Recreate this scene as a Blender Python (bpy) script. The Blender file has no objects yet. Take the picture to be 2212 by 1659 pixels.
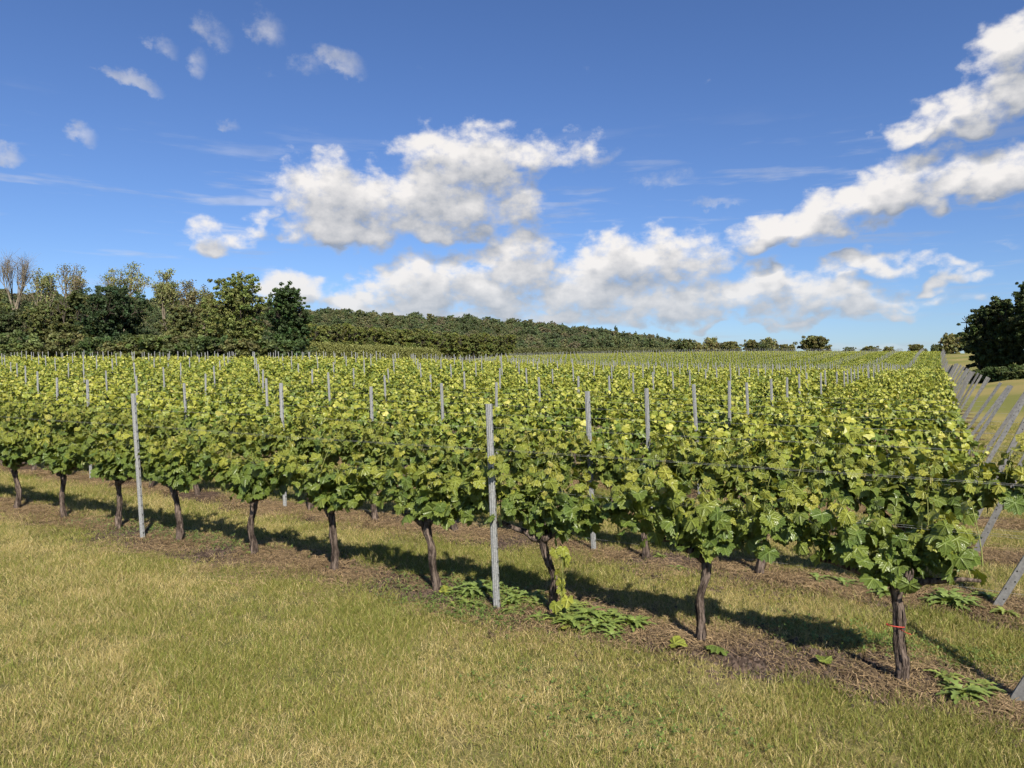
import bpy, math, random
import numpy as np
from mathutils import Matrix, Vector, Euler

R = math.radians
H = 1.95                      # eye height of the photographer, metres
FPX = 1560.0                  # focal length in pixels of a 2212 px wide picture
TH = R(30.5)                  # the rows run square to this bearing
DU = np.array([-math.cos(TH), math.sin(TH)])   # along the rows, away from the row ends
DV = np.array([math.sin(TH), math.cos(TH)])    # across the rows, away from the viewer
sc = bpy.context.scene
col = sc.collection

# ------------------------------------------------------------------ camera
cam = bpy.data.cameras.new('camera')
cam.sensor_fit = 'HORIZONTAL'
cam.sensor_width = 36.0
cam.lens = 36.0 * FPX / 2212.0
cam.clip_start = 0.05
cam.clip_end = 6000
co = bpy.data.objects.new('camera', cam)
co.location = (0, 0, H)
co.rotation_euler = (R(90 - 1.23), 0, 0)
col.objects.link(co)
sc.camera = co

# ------------------------------------------------------------------ sun and sky
SUN_EL, SUN_AZ = R(42.0), R(163.0)          # bearing clockwise from +Y
sun_dir = Vector((math.sin(SUN_AZ) * math.cos(SUN_EL), math.cos(SUN_AZ) * math.cos(SUN_EL), math.sin(SUN_EL)))
sl = bpy.data.lights.new('sun', 'SUN')
sl.energy = 4.8
sl.angle = R(0.53)
sl.color = (1.0, 0.93, 0.82)
so = bpy.data.objects.new('sun', sl)
so.rotation_euler = sun_dir.to_track_quat('Z', 'Y').to_euler()
so.location = (5, -12, 20)
col.objects.link(so)

sc.view_settings.view_transform = 'Standard'
sc.view_settings.look = 'None'
sc.view_settings.exposure = 0.78
sc.view_settings.gamma = 1.0
sc.view_settings.use_curve_mapping = False
sc.cycles.use_denoising = True
sc.cycles.use_adaptive_sampling = True
sc.cycles.adaptive_threshold = 0.05
sc.cycles.max_bounces = 4
sc.cycles.diffuse_bounces = 2
sc.cycles.glossy_bounces = 2
sc.cycles.transmission_bounces = 3
sc.cycles.transparent_max_bounces = 4
sc.cycles.sample_clamp_indirect = 6.0
sc.cycles.caustics_reflective = False
sc.cycles.caustics_refractive = False


class NT:
    """short-hand for building a node tree"""
    def __init__(self, tree):
        self.t = tree

    def n(self, typ, **kw):
        nd = self.t.nodes.new(typ)
        for k, v in kw.items():
            setattr(nd, k, v)
        return nd

    def set(self, sock, val):
        if isinstance(val, bpy.types.NodeSocket):
            self.t.links.new(val, sock)
        elif val is not None:
            sock.default_value = val

    def m(self, op, a, b=None, c=None, clamp=False):
        nd = self.n('ShaderNodeMath', operation=op, use_clamp=clamp)
        for i, v in enumerate((a, b, c)):
            self.set(nd.inputs[i], v)
        return nd.outputs[0]

    def v(self, op, a, b=None, scale=None):
        nd = self.n('ShaderNodeVectorMath', operation=op)
        self.set(nd.inputs[0], a)
        if b is not None:
            self.set(nd.inputs[1], b)
        if scale is not None:
            self.set(nd.inputs['Scale'], scale)
        return nd.outputs['Value'] if op in ('LENGTH', 'DOT_PRODUCT', 'DISTANCE') else nd.outputs[0]

    def noise(self, vec, scale, detail=4.0, rough=0.55, dims='3D'):
        nd = self.n('ShaderNodeTexNoise', noise_dimensions=dims)
        self.set(nd.inputs['Vector'], vec)
        nd.inputs['Scale'].default_value = scale
        nd.inputs['Detail'].default_value = detail
        nd.inputs['Roughness'].default_value = rough
        return nd.outputs[0], nd.outputs[1]

    def ramp(self, x, lo, hi, a=0.0, b=1.0, smooth=True):
        nd = self.n('ShaderNodeMapRange', interpolation_type='SMOOTHSTEP' if smooth else 'LINEAR')
        self.set(nd.inputs['Value'], x)
        nd.inputs['From Min'].default_value = lo
        nd.inputs['From Max'].default_value = hi
        nd.inputs['To Min'].default_value = a
        nd.inputs['To Max'].default_value = b
        return nd.outputs[0]

    def mix(self, f, a, b, mode='MIX'):
        nd = self.n('ShaderNodeMix', data_type='RGBA', blend_type=mode)
        self.set(nd.inputs[0], f)
        self.set(nd.inputs[6], a if not isinstance(a, tuple) else (*a, 1)[:4])
        self.set(nd.inputs[7], b if not isinstance(b, tuple) else (*b, 1)[:4])
        return nd.outputs[2]


def sky_angles(px, py):
    """bearing and elevation of a direction, from its place in a 2212 px wide picture"""
    x, y = (px - 1106) / FPX, (829.5 - py) / FPX
    p = R(-1.23)
    fy, fz = math.cos(p) - y * math.sin(p), math.sin(p) + y * math.cos(p)
    return math.atan2(x, fy), math.atan2(fz, math.hypot(x, fy))


# cloud lobes: centre x, y, half-width, half-height, tilt (deg), strength
LOBES = [
    # the big cloud in the middle of the sky
    (715, 420, 105, 100, 0, 1.0), (740, 480, 120, 62, 0, 1.0), (865, 430, 120, 85, 0, 1.0), (985, 350, 150, 80, -10, 1.0),
    (1000, 430, 165, 80, 0, 1.0), (1120, 340, 150, 52, -8, .8), (905, 480, 140, 40, 0, .9), (1090, 410, 90, 50, 0, .8),
    # its ragged companions
    (478, 505, 66, 34, 0, .8), (552, 478, 46, 30, -30, .6),
    # the long bank above the hill
    (655, 628, 85, 48, 0, 1.0), (760, 650, 90, 34, 0, 1.0), (895, 618, 105, 68, 0, 1.0), (985, 595, 70, 58, 0, 1.0), (1120, 560, 78, 76, 0, 1.0),
    (1060, 620, 150, 60, 0, 1.0), (1330, 560, 110, 66, 0, 1.0), (1440, 560, 120, 66, 0, 1.0), (1230, 620, 170, 60, 0, 1.0),
    (1450, 628, 190, 58, 0, .95), (950, 672, 280, 38, 0, .9), (1250, 676, 300, 40, 0, .9), (1560, 655, 230, 46, 0, .85),
    (1740, 628, 150, 46, 0, .9), (1850, 645, 150, 40, 0, .85), (1620, 615, 80, 44, 0, .9), (1540, 700, 200, 14, 0, .6), (1900, 672, 110, 22, 0, .7),
    # the slanting band on the right
    (1650, 505, 90, 36, -12, 1.0), (1735, 480, 95, 48, -20, 1.0), (1840, 448, 115, 66, -22, 1.0), (1925, 405, 110, 74, -20, 1.0),
    (1985, 430, 70, 40, 0, .8), (2040, 378, 120, 56, -12, 1.0), (2165, 370, 130, 62, 0, 1.0), (2130, 420, 70, 34, 0, .7),
    # the one running out of the top right corner
    (1985, 262, 82, 38, -22, .9), (2075, 235, 105, 56, -25, .9), (2190, 185, 110, 80, -25, .9), (2190, 105, 90, 80, -35, .9), (2150, 165, 90, 60, -32, .9), (2270, 60, 90, 60, -30, .9),
    # small ones low on the right
    (1895, 572, 62, 30, 0, .9), (1995, 572, 80, 20, -5, .7), (2040, 602, 42, 18, 0, .7), (2090, 596, 44, 14, 0, .5), (2070, 642, 44, 17, 0, .5),
    (1300, 640, 220, 40, 0, .9), (1980, 655, 70, 16, 0, .6), (1690, 690, 160, 14, 0, .6),
]
# faint puffs high on the left and stray wisps
WISPS = [
    (290, 172, 62, 22, 15, 1.0), (355, 100, 30, 24, 15, .55), (460, 72, 46, 34, 15, .65), (570, 58, 48, 38, 15, .65),
    (740, 132, 50, 28, 15, .8), (655, 142, 62, 26, -10, .5), (430, 140, 20, 28, 15, .4), (184, 290, 28, 22, 15, .65), (495, 270, 22, 16, 0, .6),
    (14, 332, 40, 24, 0, 1.0), (1290, 345, 60, 18, -22, .55), (1440, 385, 70, 16, 0, .3), (1540, 437, 60, 10, 0, .4), (2195, 440, 40, 14, 0, .5), (2185, 525, 30, 10, 0, .5),
]

world = bpy.data.worlds.new('World')
sc.world = world
world.use_nodes = True
wt = world.node_tree
wt.nodes.clear()
W = NT(wt)


def lobe_field(q, pw, all_lobes):
    # three lobes at a time, one in each lane of a vector
    by_tilt = {}
    for lobe in all_lobes:
        by_tilt.setdefault(min((0, 15, -10, -22, -32), key=lambda t_: abs(t_ - lobe[4])), []).append(lobe)
    acc = None
    for tilt, lobes in by_tilt.items():
        t_ = R(-tilt)
        cx_, sx__ = q.n('ShaderNodeCombineXYZ'), q.n('ShaderNodeCombineXYZ')
        px_ = q.v('DOT_PRODUCT', pw, (math.cos(t_), math.sin(t_), 0))
        py_ = q.v('DOT_PRODUCT', pw, (-math.sin(t_), math.cos(t_), 0))
        for i_ in range(3):
            q.set(cx_.inputs[i_], px_)
            q.set(sx__.inputs[i_], py_)
        for i_ in range(0, len(lobes), 3):
            kx, ox, ky, oy, ww = [], [], [], [], []
            for (cx, cy, rx, ry, _, w) in (lobes[i_:i_ + 3] + [lobes[i_]] * 2)[:3]:
                az, el = sky_angles(cx, cy)
                a2, _ = sky_angles(cx + rx, cy)
                _, e2 = sky_angles(cx, cy - ry)
                k1, k2 = 1 / (abs(a2 - az) * LSX), 1 / (abs(e2 - el) * LSY)
                fx, fy = az * math.cos(t_) + el * math.sin(t_), -az * math.sin(t_) + el * math.cos(t_)
                kx.append(k1)
                ox.append(-fx * k1)
                ky.append(k2)
                oy.append(-fy * k2 + .16)
                ww.append(w)

            def vma(a_, b_, c_):
                nd = q.n('ShaderNodeVectorMath', operation='MULTIPLY_ADD')
                for j_, v_ in enumerate((a_, b_, c_)):
                    q.set(nd.inputs[j_], v_)
                return nd.outputs[0]
            X = vma(cx_.outputs[0], tuple(kx), tuple(ox))
            Y = vma(sx__.outputs[0], tuple(ky), tuple(oy))
            Y = q.v('MAXIMUM', Y, q.v('MULTIPLY', Y, (-1.5, -1.5, -1.5)))
            S2 = vma(Y, Y, q.v('MULTIPLY', X, X))
            e = vma(S2, tuple(-w for w in ww), tuple(ww))
            acc = e if acc is None else q.v('MAXIMUM', acc, e)
    s3 = q.n('ShaderNodeSeparateXYZ')
    q.set(s3.inputs[0], acc)
    acc = q.m('MAXIMUM', q.m('MAXIMUM', s3.outputs[0], s3.outputs[1]), s3.outputs[2])
    acc = q.m('MAXIMUM', acc, -1.5)
    return acc


FBA, PUA, LSX, LSY = 2.1, 0.25, 1.20, 1.34


def cloud_group():
    g = bpy.data.node_groups.new('cloud_field', 'ShaderNodeTree')
    g.interface.new_socket('P', in_out='INPUT', socket_type='NodeSocketVector')
    g.interface.new_socket('Density', in_out='OUTPUT', socket_type='NodeSocketFloat')
    g.interface.new_socket('Body', in_out='OUTPUT', socket_type='NodeSocketFloat')
    q = NT(g)
    gi, go = q.n('NodeGroupInput'), q.n('NodeGroupOutput')
    p = gi.outputs[0]
    pp = q.v('MULTIPLY', p, (1.0, 1.45, 1.0))
    _, wc = q.noise(pp, 16.0, 2.0, 0.6, '2D')
    warp = q.v('SCALE', q.v('SUBTRACT', wc, (0.5, 0.5, 0.5)), scale=0.085)
    pw = q.v('ADD', p, q.v('MULTIPLY', warp, (1.0, 0.7, 0.0)))
    acc = lobe_field(q, pw, LOBES)
    # away from the view the same sort of broken cumulus goes on all round
    sp = q.n('ShaderNodeSeparateXYZ')
    q.set(sp.inputs[0], p)
    gen, _ = q.noise(pp, 3.1, 2.0, 0.5, '2D')
    gen = q.m('MULTIPLY_ADD', gen, 4.0, -2.35)
    away = q.ramp(q.m('ABSOLUTE', sp.outputs[0]), 0.70, 0.85, 0.0, 1.0)
    high = q.ramp(sp.outputs[1], 0.60, 0.75, 0.0, 1.0)
    low = q.ramp(sp.outputs[1], 1.0, 1.3, 1.0, 0.0)
    gen = q.m('MULTIPLY_ADD', q.m('MULTIPLY', q.m('MAXIMUM', away, high), low), q.m('ADD', gen, 0.6), -0.6)
    acc = q.m('MAXIMUM', acc, gen)
    fb, _ = q.noise(pp, 22.0, 7.0, 0.60, '2D')
    _, wc2 = q.noise(pp, 40.0, 2.0, 0.5, '2D')
    pv = q.v('ADD', pp, q.v('SCALE', q.v('SUBTRACT', wc2, (0.5, 0.5, 0.5)), scale=0.030))
    vo = q.n('ShaderNodeTexVoronoi', voronoi_dimensions='2D', feature='F1')
    q.set(vo.inputs['Vector'], pv)
    vo.inputs['Scale'].default_value = 21.0
    vo.inputs['Detail'].default_value = 2.5
    vo.inputs['Roughness'].default_value = 0.55
    puff = q.m('SUBTRACT', 0.42, vo.outputs['Distance'])
    d = q.m('MULTIPLY_ADD', q.m('SUBTRACT', fb, 0.5), FBA, acc)
    d = q.m('MULTIPLY_ADD', puff, PUA, d)
    q.set(go.inputs[0], d)
    q.set(go.inputs[1], acc)
    return g


tc = W.n('ShaderNodeTexCoord')
dirv = W.v('NORMALIZE', tc.outputs['Generated'])
sx = W.n('ShaderNodeSeparateXYZ')
W.set(sx.inputs[0], dirv)
az = W.m('ARCTAN2', sx.outputs[0], sx.outputs[1])
el = W.m('ARCSINE', sx.outputs[2])
cp = W.n('ShaderNodeCombineXYZ')
W.set(cp.inputs[0], az)
W.set(cp.inputs[1], el)
P = cp.outputs[0]
CG = cloud_group()


def cloud_at(vec):
    nd = W.n('ShaderNodeGroup')
    nd.node_tree = CG
    W.set(nd.inputs[0], vec)
    return nd.outputs[0], nd.outputs[1]


D0, B0 = cloud_at(P)
D1, B1 = cloud_at(W.v('ADD', P, (-0.011, 0.028, 0.0)))
alpha = W.ramp(D0, -0.16, 0.80)
relief = W.m('MULTIPLY_ADD', W.m('SUBTRACT', D0, D1), .50, W.m('MULTIPLY', W.m('SUBTRACT', B0, B1), .55))
light = W.ramp(relief, -0.50, 0.72, 0.0, 1.0, smooth=False)
thin = W.ramp(D0, 0.05, 0.6, 0.20, 0.0)
light = W.m('ADD', light, thin, clamp=True)
ccol = W.mix(light, (0.34, 0.38, 0.45), (1.04, 1.0, .965))
# far cloud low down is seen through more air
lowf = W.ramp(el, 0.03, 0.17, 0.46, 0.0)
ccol = W.mix(lowf, ccol, (0.64, 0.72, 0.82))
alpha = W.m('MULTIPLY', alpha, W.ramp(el, 0.012, 0.05, 0.35, 0.97))
# thin high streaks
mps = W.n('ShaderNodeMapping')
W.set(mps.inputs['Vector'], P)
mps.inputs['Scale'].default_value = (1.3, 11.0, 1.0)
mps.inputs['Rotation'].default_value = (0, 0, R(4))
st, _ = W.noise(mps.outputs[0], 4.2, 4.0, 0.6, '2D')
streak = W.m('MULTIPLY', W.ramp(st, 0.52, 0.75, 0.0, 0.34), W.ramp(el, 0.20, 0.34, 1.0, 0.0))
wn, wnc = W.noise(W.v('MULTIPLY', P, (1.0, 1.3, 1.0)), 24.0, 5.0, 0.62, '2D')
ew = lobe_field(W, W.v('ADD', P, W.v('MULTIPLY', W.v('SUBTRACT', wnc, (.5, .5, .5)), (.035, .035, 0))), WISPS)
wisp = W.ramp(W.m('MULTIPLY_ADD', W.m('SUBTRACT', wn, .5), 2.0, ew), -0.05, 1.3, 0.0, .55)
streak = W.m('MAXIMUM', streak, wisp)
skyt = W.n('ShaderNodeTexSky', sky_type='NISHITA')
skyt.sun_disc = False
skyt.sun_elevation = SUN_EL
skyt.sun_rotation = SUN_AZ
skyt.altitude = 200
skyt.air_density = 1.0
skyt.dust_density = 0.35
skyt.ozone_density = 1.6
bg = W.n('ShaderNodeBackground')
W.set(bg.inputs['Color'], W.mix(1.0, skyt.outputs[0], (.76, .98, 1.42), 'MULTIPLY'))
bg.inputs['Strength'].default_value = 0.051
bgc = W.n('ShaderNodeBackground')
W.set(bgc.inputs['Color'], ccol)
bgc.inputs['Strength'].default_value = 0.53
mx = W.n('ShaderNodeMixShader')
W.set(mx.inputs[0], W.m('MAXIMUM', alpha, streak))
W.set(mx.inputs[1], bg.outputs[0])
W.set(mx.inputs[2], bgc.outputs[0])
wo = W.n('ShaderNodeOutputWorld')
W.set(wo.inputs[0], mx.outputs[0])
world.cycles.sampling_method = 'MANUAL'
world.cycles.sample_map_resolution = 512


# ------------------------------------------------------------------ mesh helpers
def mesh_new(name, V, T, tint=None, mats=(), midx=None, smooth=False, luv=None):
    V = np.ascontiguousarray(V, dtype=np.float32)
    T = np.ascontiguousarray(T, dtype=np.int32)
    me = bpy.data.meshes.new(name)
    me.vertices.add(len(V))
    me.vertices.foreach_set('co', V.ravel())
    me.loops.add(T.size)
    me.loops.foreach_set('vertex_index', T.ravel())
    me.polygons.add(len(T))
    me.polygons.foreach_set('loop_start', np.arange(0, T.size, 3, dtype=np.int32))
    me.polygons.foreach_set('loop_total', np.full(len(T), 3, dtype=np.int32))
    if midx is not None:
        me.polygons.foreach_set('material_index', np.ascontiguousarray(midx, dtype=np.int32))
    me.polygons.foreach_set('use_smooth', np.full(len(T), bool(smooth)))
    if tint is not None:
        c = np.ones((len(V), 4), dtype=np.float32)
        c[:, :3] = tint
        at = me.attributes.new('tint', 'FLOAT_COLOR', 'POINT')
        at.data.foreach_set('color', c.ravel())
    if luv is not None:
        at = me.attributes.new('luv', 'FLOAT_VECTOR', 'POINT')
        at.data.foreach_set('vector', np.ascontiguousarray(luv, dtype=np.float32).ravel())
    for m_ in mats:
        me.materials.append(m_)
    me.update()
    me.validate()
    return me


class MB:
    """collects triangles into one mesh"""
    def __init__(self):
        self.V, self.T, self.C, self.M, self.L, self.n = [], [], [], [], [], 0

    def add(self, V, T, tint=(1, 1, 1), mat=0, luv=None):
        V = np.asarray(V, dtype=np.float32).reshape(-1, 3)
        T = np.asarray(T, dtype=np.int32).reshape(-1, 3)
        c = np.empty((len(V), 3), dtype=np.float32)
        c[:] = tint
        self.V.append(V)
        self.T.append(T + self.n)
        self.C.append(c)
        self.M.append(np.full(len(T), mat))
        self.L.append(np.full((len(V), 3), 5.0) if luv is None else luv)
        self.n += len(V)

    def tube(self, pts, rad, sides=6, tint=(1, 1, 1), mat=0, cap=True, ridge=None):
        pts = np.asarray(pts, dtype=float)
        k = len(pts)
        rad = np.broadcast_to(np.asarray(rad, dtype=float), (k,))
        tg = np.gradient(pts, axis=0)
        tg /= np.linalg.norm(tg, axis=1)[:, None] + 1e-9
        ref = np.array([1.0, 0, 0]) if abs(tg[0][0]) < 0.8 else np.array([0, 1.0, 0])
        ang = np.arange(sides) * 2 * math.pi / sides
        V = np.empty((k, sides, 3))
        for i in range(k):
            a = ref - tg[i] * ref.dot(tg[i])
            a /= np.linalg.norm(a) + 1e-9
            ref = a
            b = np.cross(tg[i], a)
            rr = rad[i] * (ridge[i] if ridge is not None else 1.0)
            V[i] = pts[i] + (np.cos(ang)[:, None] * a + np.sin(ang)[:, None] * b) * np.reshape(rr, (-1, 1))
        i, j = np.meshgrid(np.arange(k - 1), np.arange(sides), indexing='ij')
        a0 = (i * sides + j).ravel()
        b0 = (i * sides + (j + 1) % sides).ravel()
        T = np.concatenate([np.stack([a0, b0, b0 + sides], 1), np.stack([a0, b0 + sides, a0 + sides], 1)])
        V = V.reshape(-1, 3)
        if cap:
            V = np.vstack([V, pts[-1] + tg[-1] * rad[-1] * 0.4, pts[0]])
            e = (k - 1) * sides
            t1 = [(e + q, e + (q + 1) % sides, k * sides) for q in range(sides)]
            t0 = [((q + 1) % sides, q, k * sides + 1) for q in range(sides)]
            T = np.vstack([T, t1, t0])
        self.add(V, T, tint, mat)

    def box(self, c, s, tint=(1, 1, 1), mat=0, rot=None):
        v = np.array([(x, y, z) for x in (-.5, .5) for y in (-.5, .5) for z in (-.5, .5)]) * np.asarray(s)
        if rot is not None:
            v = v @ np.asarray(rot).T
        f = [(0, 1, 3), (0, 3, 2), (4, 6, 7), (4, 7, 5), (0, 4, 5), (0, 5, 1), (2, 3, 7), (2, 7, 6), (0, 2, 6), (0, 6, 4), (1, 5, 7), (1, 7, 3)]
        self.add(v + np.asarray(c), f, tint, mat)

    def mesh(self, name, mats, smooth=False):
        return mesh_new(name, np.vstack(self.V), np.vstack(self.T), np.vstack(self.C), mats, np.concatenate(self.M), smooth, np.vstack(self.L))


def link(name, data, parent=None, loc=None, rz=0.0):
    o = bpy.data.objects.new(name, data)
    col.objects.link(o)
    if parent is not None:
        o.parent = parent
    if loc is not None:
        o.location = loc
    if rz:
        o.rotation_euler = (0, 0, rz)
    return o


def tag(o, label=None, cat=None, group=None, kind=None):
    for k, v in (('label', label), ('category', cat), ('group', group), ('kind', kind)):
        if v:
            o[k] = v
    return o


def thing(name, label, cat, loc, rz=0.0, group=None):
    return tag(link(name, None, loc=loc, rz=rz), label, cat, group)


def scatter(name, pts, rots, scales, variant, sources, label, cat, mats=()):
    """one 'stuff' object: copies of the source meshes stood on points"""
    me = bpy.data.meshes.new(name)
    n = len(pts)
    me.vertices.add(n)
    me.vertices.foreach_set('co', np.ascontiguousarray(pts, dtype=np.float32).ravel())
    for nm, typ, key, arr in (('rot', 'FLOAT_VECTOR', 'vector', rots), ('size', 'FLOAT_VECTOR', 'vector', scales), ('variant', 'INT', 'value', variant)):
        at = me.attributes.new(nm, typ, 'POINT')
        at.data.foreach_set(key, np.ascontiguousarray(arr, dtype=np.int32 if typ == 'INT' else np.float32).ravel())
    o = link(name, me)
    tag(o, label, cat, kind='stuff')
    ng = bpy.data.node_groups.new(name, 'GeometryNodeTree')
    ng.interface.new_socket('Geometry', in_out='INPUT', socket_type='NodeSocketGeometry')
    ng.interface.new_socket('Geometry', in_out='OUTPUT', socket_type='NodeSocketGeometry')
    q = NT(ng)
    gi, go, jn = q.n('NodeGroupInput'), q.n('NodeGroupOutput'), q.n('GeometryNodeJoinGeometry')

    def attr(nm, typ):
        a = q.n('GeometryNodeInputNamedAttribute', data_type=typ)
        a.inputs['Name'].default_value = nm
        return a.outputs[0]
    ra, sa, va = attr('rot', 'FLOAT_VECTOR'), attr('size', 'FLOAT_VECTOR'), attr('variant', 'INT')
    for k, src in enumerate(sources):
        oi = q.n('GeometryNodeObjectInfo')
        oi.inputs[0].default_value = bpy.data.objects.new(name + '_piece', src)
        g2 = q.n('GeometryNodeGeometryToInstance')
        ng.links.new(oi.outputs['Geometry'], g2.inputs[0])
        cm = q.n('FunctionNodeCompare', data_type='INT', operation='EQUAL')
        ng.links.new(va, cm.inputs[2])
        cm.inputs[3].default_value = k
        ip = q.n('GeometryNodeInstanceOnPoints')
        ng.links.new(gi.outputs[0], ip.inputs['Points'])
        ng.links.new(cm.outputs[0], ip.inputs['Selection'])
        ng.links.new(g2.outputs[0], ip.inputs['Instance'])
        ng.links.new(ra, ip.inputs['Rotation'])
        ng.links.new(sa, ip.inputs['Scale'])
        ng.links.new(ip.outputs[0], jn.inputs[0])
    ng.links.new(jn.outputs[0], go.inputs[0])
    o.modifiers.new('scatter', 'NODES').node_group = ng
    return o


def vnoise(x, y, seed=0):
    """smooth value noise in the plane, 0..1"""
    x, y = np.asarray(x, dtype=float), np.asarray(y, dtype=float)
    xi, yi = np.floor(x), np.floor(y)
    fx, fy = x - xi, y - yi
    fx, fy = fx * fx * (3 - 2 * fx), fy * fy * (3 - 2 * fy)

    def h(i, j):
        s = np.sin(i * 127.1 + j * 311.7 + seed * 74.7) * 43758.5453
        return s - np.floor(s)
    return (h(xi, yi) * (1 - fx) + h(xi + 1, yi) * fx) * (1 - fy) + (h(xi, yi + 1) * (1 - fx) + h(xi + 1, yi + 1) * fx) * fy


def fbm(x, y, seed=0, o=4):
    s, a, t = 0, .5, 0
    for i in range(o):
        s = s + a * vnoise(x * 2 ** i, y * 2 ** i, seed + i * 13)
        t += a
        a *= .55
    return s / t


def sstep(a, b, x):
    t = np.clip((np.asarray(x, dtype=float) - a) / (b - a), 0, 1)
    return t * t * (3 - 2 * t)


# ------------------------------------------------------------------ terrain
_dg = np.linspace(0, 1400, 14001)


def profile(pts):
    v = np.interp(_dg, [p[0] for p in pts], [p[1] for p in pts])
    k = np.hanning(41)
    k /= k.sum()
    return np.convolve(np.pad(v, 20, mode='edge'), k, mode='valid')


PL = profile([(0, 0), (5, 0), (7, .02), (10, .07), (12, .13), (15, .27), (20, .53), (25, .74), (30, .86), (40, .95), (60, 1.1), (165, 3.2), (1400, 3.2)])
PR = profile([(0, 0), (5, 0), (8, .02), (11, .06), (15, .12), (21, .26), (26, .36), (32, .31), (40, .29), (48, .48), (55, .84), (75, 2.02), (90, 2.66), (100, 2.85), (120, 2.9), (165, 3.6), (1400, 3.6)])
_hx = [-4000, -600, 117, 700, 900, 1106, 1300, 1400, 1480, 1560, 1640, 4000]
_hp = [180, 175, 168, 130, 118, 106, 86, 70, 54, 40, 34, 34]


def height(x, y):
    x, y = np.asarray(x, dtype=float), np.asarray(y, dtype=float)
    d = np.maximum(y, 0) / H
    a = np.clip(x / np.maximum(y, 1e-3), -1.2, 1.2)
    w = sstep(-.30, .36, a)
    r = (1 - w) * np.interp(d, _dg, PL) + w * np.interp(d, _dg, PR)
    u = (x * DU[0] + y * DU[1]) / H
    bank = sstep(.8, 2.8, -u) * .26 + np.clip((-u - 2.8) * .05, 0, .45)
    r = r + bank * sstep(7, 20, d)
    top = H + np.interp(1106 + FPX * a, _hx, _hp) / FPX * 505.0 - 9.0
    hill = np.maximum(top - 3.4 * H, 0) * sstep(170, 262, d)
    return r * H + hill


rad = np.concatenate([[0.0], np.geomspace(0.6, 3200, 150)])
sec = 240
ang = np.linspace(0, 2 * math.pi, sec, endpoint=False)
rr, aa = np.meshgrid(rad, ang, indexing='ij')
GX, GY = rr * np.sin(aa), rr * np.cos(aa)
GZ = height(GX, GY) + (fbm(GX * .9, GY * .9, 5) - .5) * .03 * (rr < 40)
i, j = np.meshgrid(np.arange(len(rad) - 1), np.arange(sec), indexing='ij')
a0, b0 = (i * sec + j).ravel(), (i * sec + (j + 1) % sec).ravel()
GT = np.concatenate([np.stack([a0, b0 + sec, b0], 1), np.stack([a0, a0 + sec, b0 + sec], 1)])


# ------------------------------------------------------------------ materials
def material(name):
    m_ = bpy.data.materials.new(name)
    m_.use_nodes = True
    m_.node_tree.nodes.clear()
    q = NT(m_.node_tree)
    out = q.n('ShaderNodeOutputMaterial')
    return m_, q, out


def principled(q, color, rough=.6, spec=.3, metal=0.0, normal=None):
    b = q.n('ShaderNodeBsdfPrincipled')
    q.set(b.inputs['Base Color'], color if not isinstance(color, tuple) else (*color, 1))
    q.set(b.inputs['Roughness'], rough)
    b.inputs['Specular IOR Level'].default_value = spec
    b.inputs['Metallic'].default_value = metal
    if normal is not None:
        q.set(b.inputs['Normal'], normal)
    return b.outputs[0]


def bump(q, h, dist, strength=1.0):
    b = q.n('ShaderNodeBump')
    b.inputs['Strength'].default_value = strength
    b.inputs['Distance'].default_value = dist
    q.set(b.inputs['Height'], h)
    return b.outputs[0]


def leaf_material(name, trans=.35, rough=.42, spec=.45, gain=1.0, warm=(1.15, 1.05, .45), veins=False):
    m_, q, out = material(name)
    at = q.n('ShaderNodeAttribute', attribute_name='tint')
    c = at.outputs['Color']
    if gain != 1.0:
        c = q.mix(1.0, c, (gain, gain, gain), 'MULTIPLY')
    nrm = None
    if veins:
        lu = q.n('ShaderNodeAttribute', attribute_name='luv')
        sx_ = q.n('ShaderNodeSeparateXYZ')
        q.set(sx_.inputs[0], lu.outputs['Vector'])
        ax, yy = q.m('ABSOLUTE', sx_.outputs[0]), sx_.outputs[1]
        ve = None
        for dg in (0, 58, 118):
            ct, st_ = math.cos(R(dg)), math.sin(R(dg))
            perp = q.m('ABSOLUTE', q.m('SUBTRACT', q.m('MULTIPLY', ax, ct), q.m('MULTIPLY', yy, st_)))
            along = q.m('ADD', q.m('MULTIPLY', ax, st_), q.m('MULTIPLY', yy, ct))
            side = q.m('ABSOLUTE', q.m('SINE', q.m('MULTIPLY', q.m('SUBTRACT', along, q.m('MULTIPLY', perp, .8)), 17.0)))
            one = q.m('MINIMUM', perp, q.m('MULTIPLY_ADD', side, .16, q.m('MULTIPLY', perp, .25)))
            one = q.m('ADD', one, q.m('LESS_THAN', along, 0.0))
            ve = one if ve is None else q.m('MINIMUM', ve, one)
        c = q.mix(q.ramp(ve, .0, .05, .15, 0.0), c, (.34, .36, .12))
        nrm = bump(q, q.ramp(ve, 0, .16), .012, .8)
    p = principled(q, c, rough, spec, normal=nrm)
    tr = q.n('ShaderNodeBsdfTranslucent')
    q.set(tr.inputs[0], q.mix(1.0, c, warm, 'MULTIPLY'))
    mx_ = q.n('ShaderNodeMixShader')
    mx_.inputs[0].default_value = trans
    q.set(mx_.inputs[1], p)
    q.set(mx_.inputs[2], tr.outputs[0])
    q.set(out.inputs[0], mx_.outputs[0])
    return m_


M_LEAF = leaf_material('vine_leaf', .25, .38, .5, veins=True)
M_FAR = leaf_material('vine_leaf_far', .26, .45, .4)
M_TREE = leaf_material('tree_leaf', .28, .55, .25)
M_GRASS = leaf_material('grass_blade', .25, .6, .2, warm=(1.1, 1.05, .7))


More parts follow.
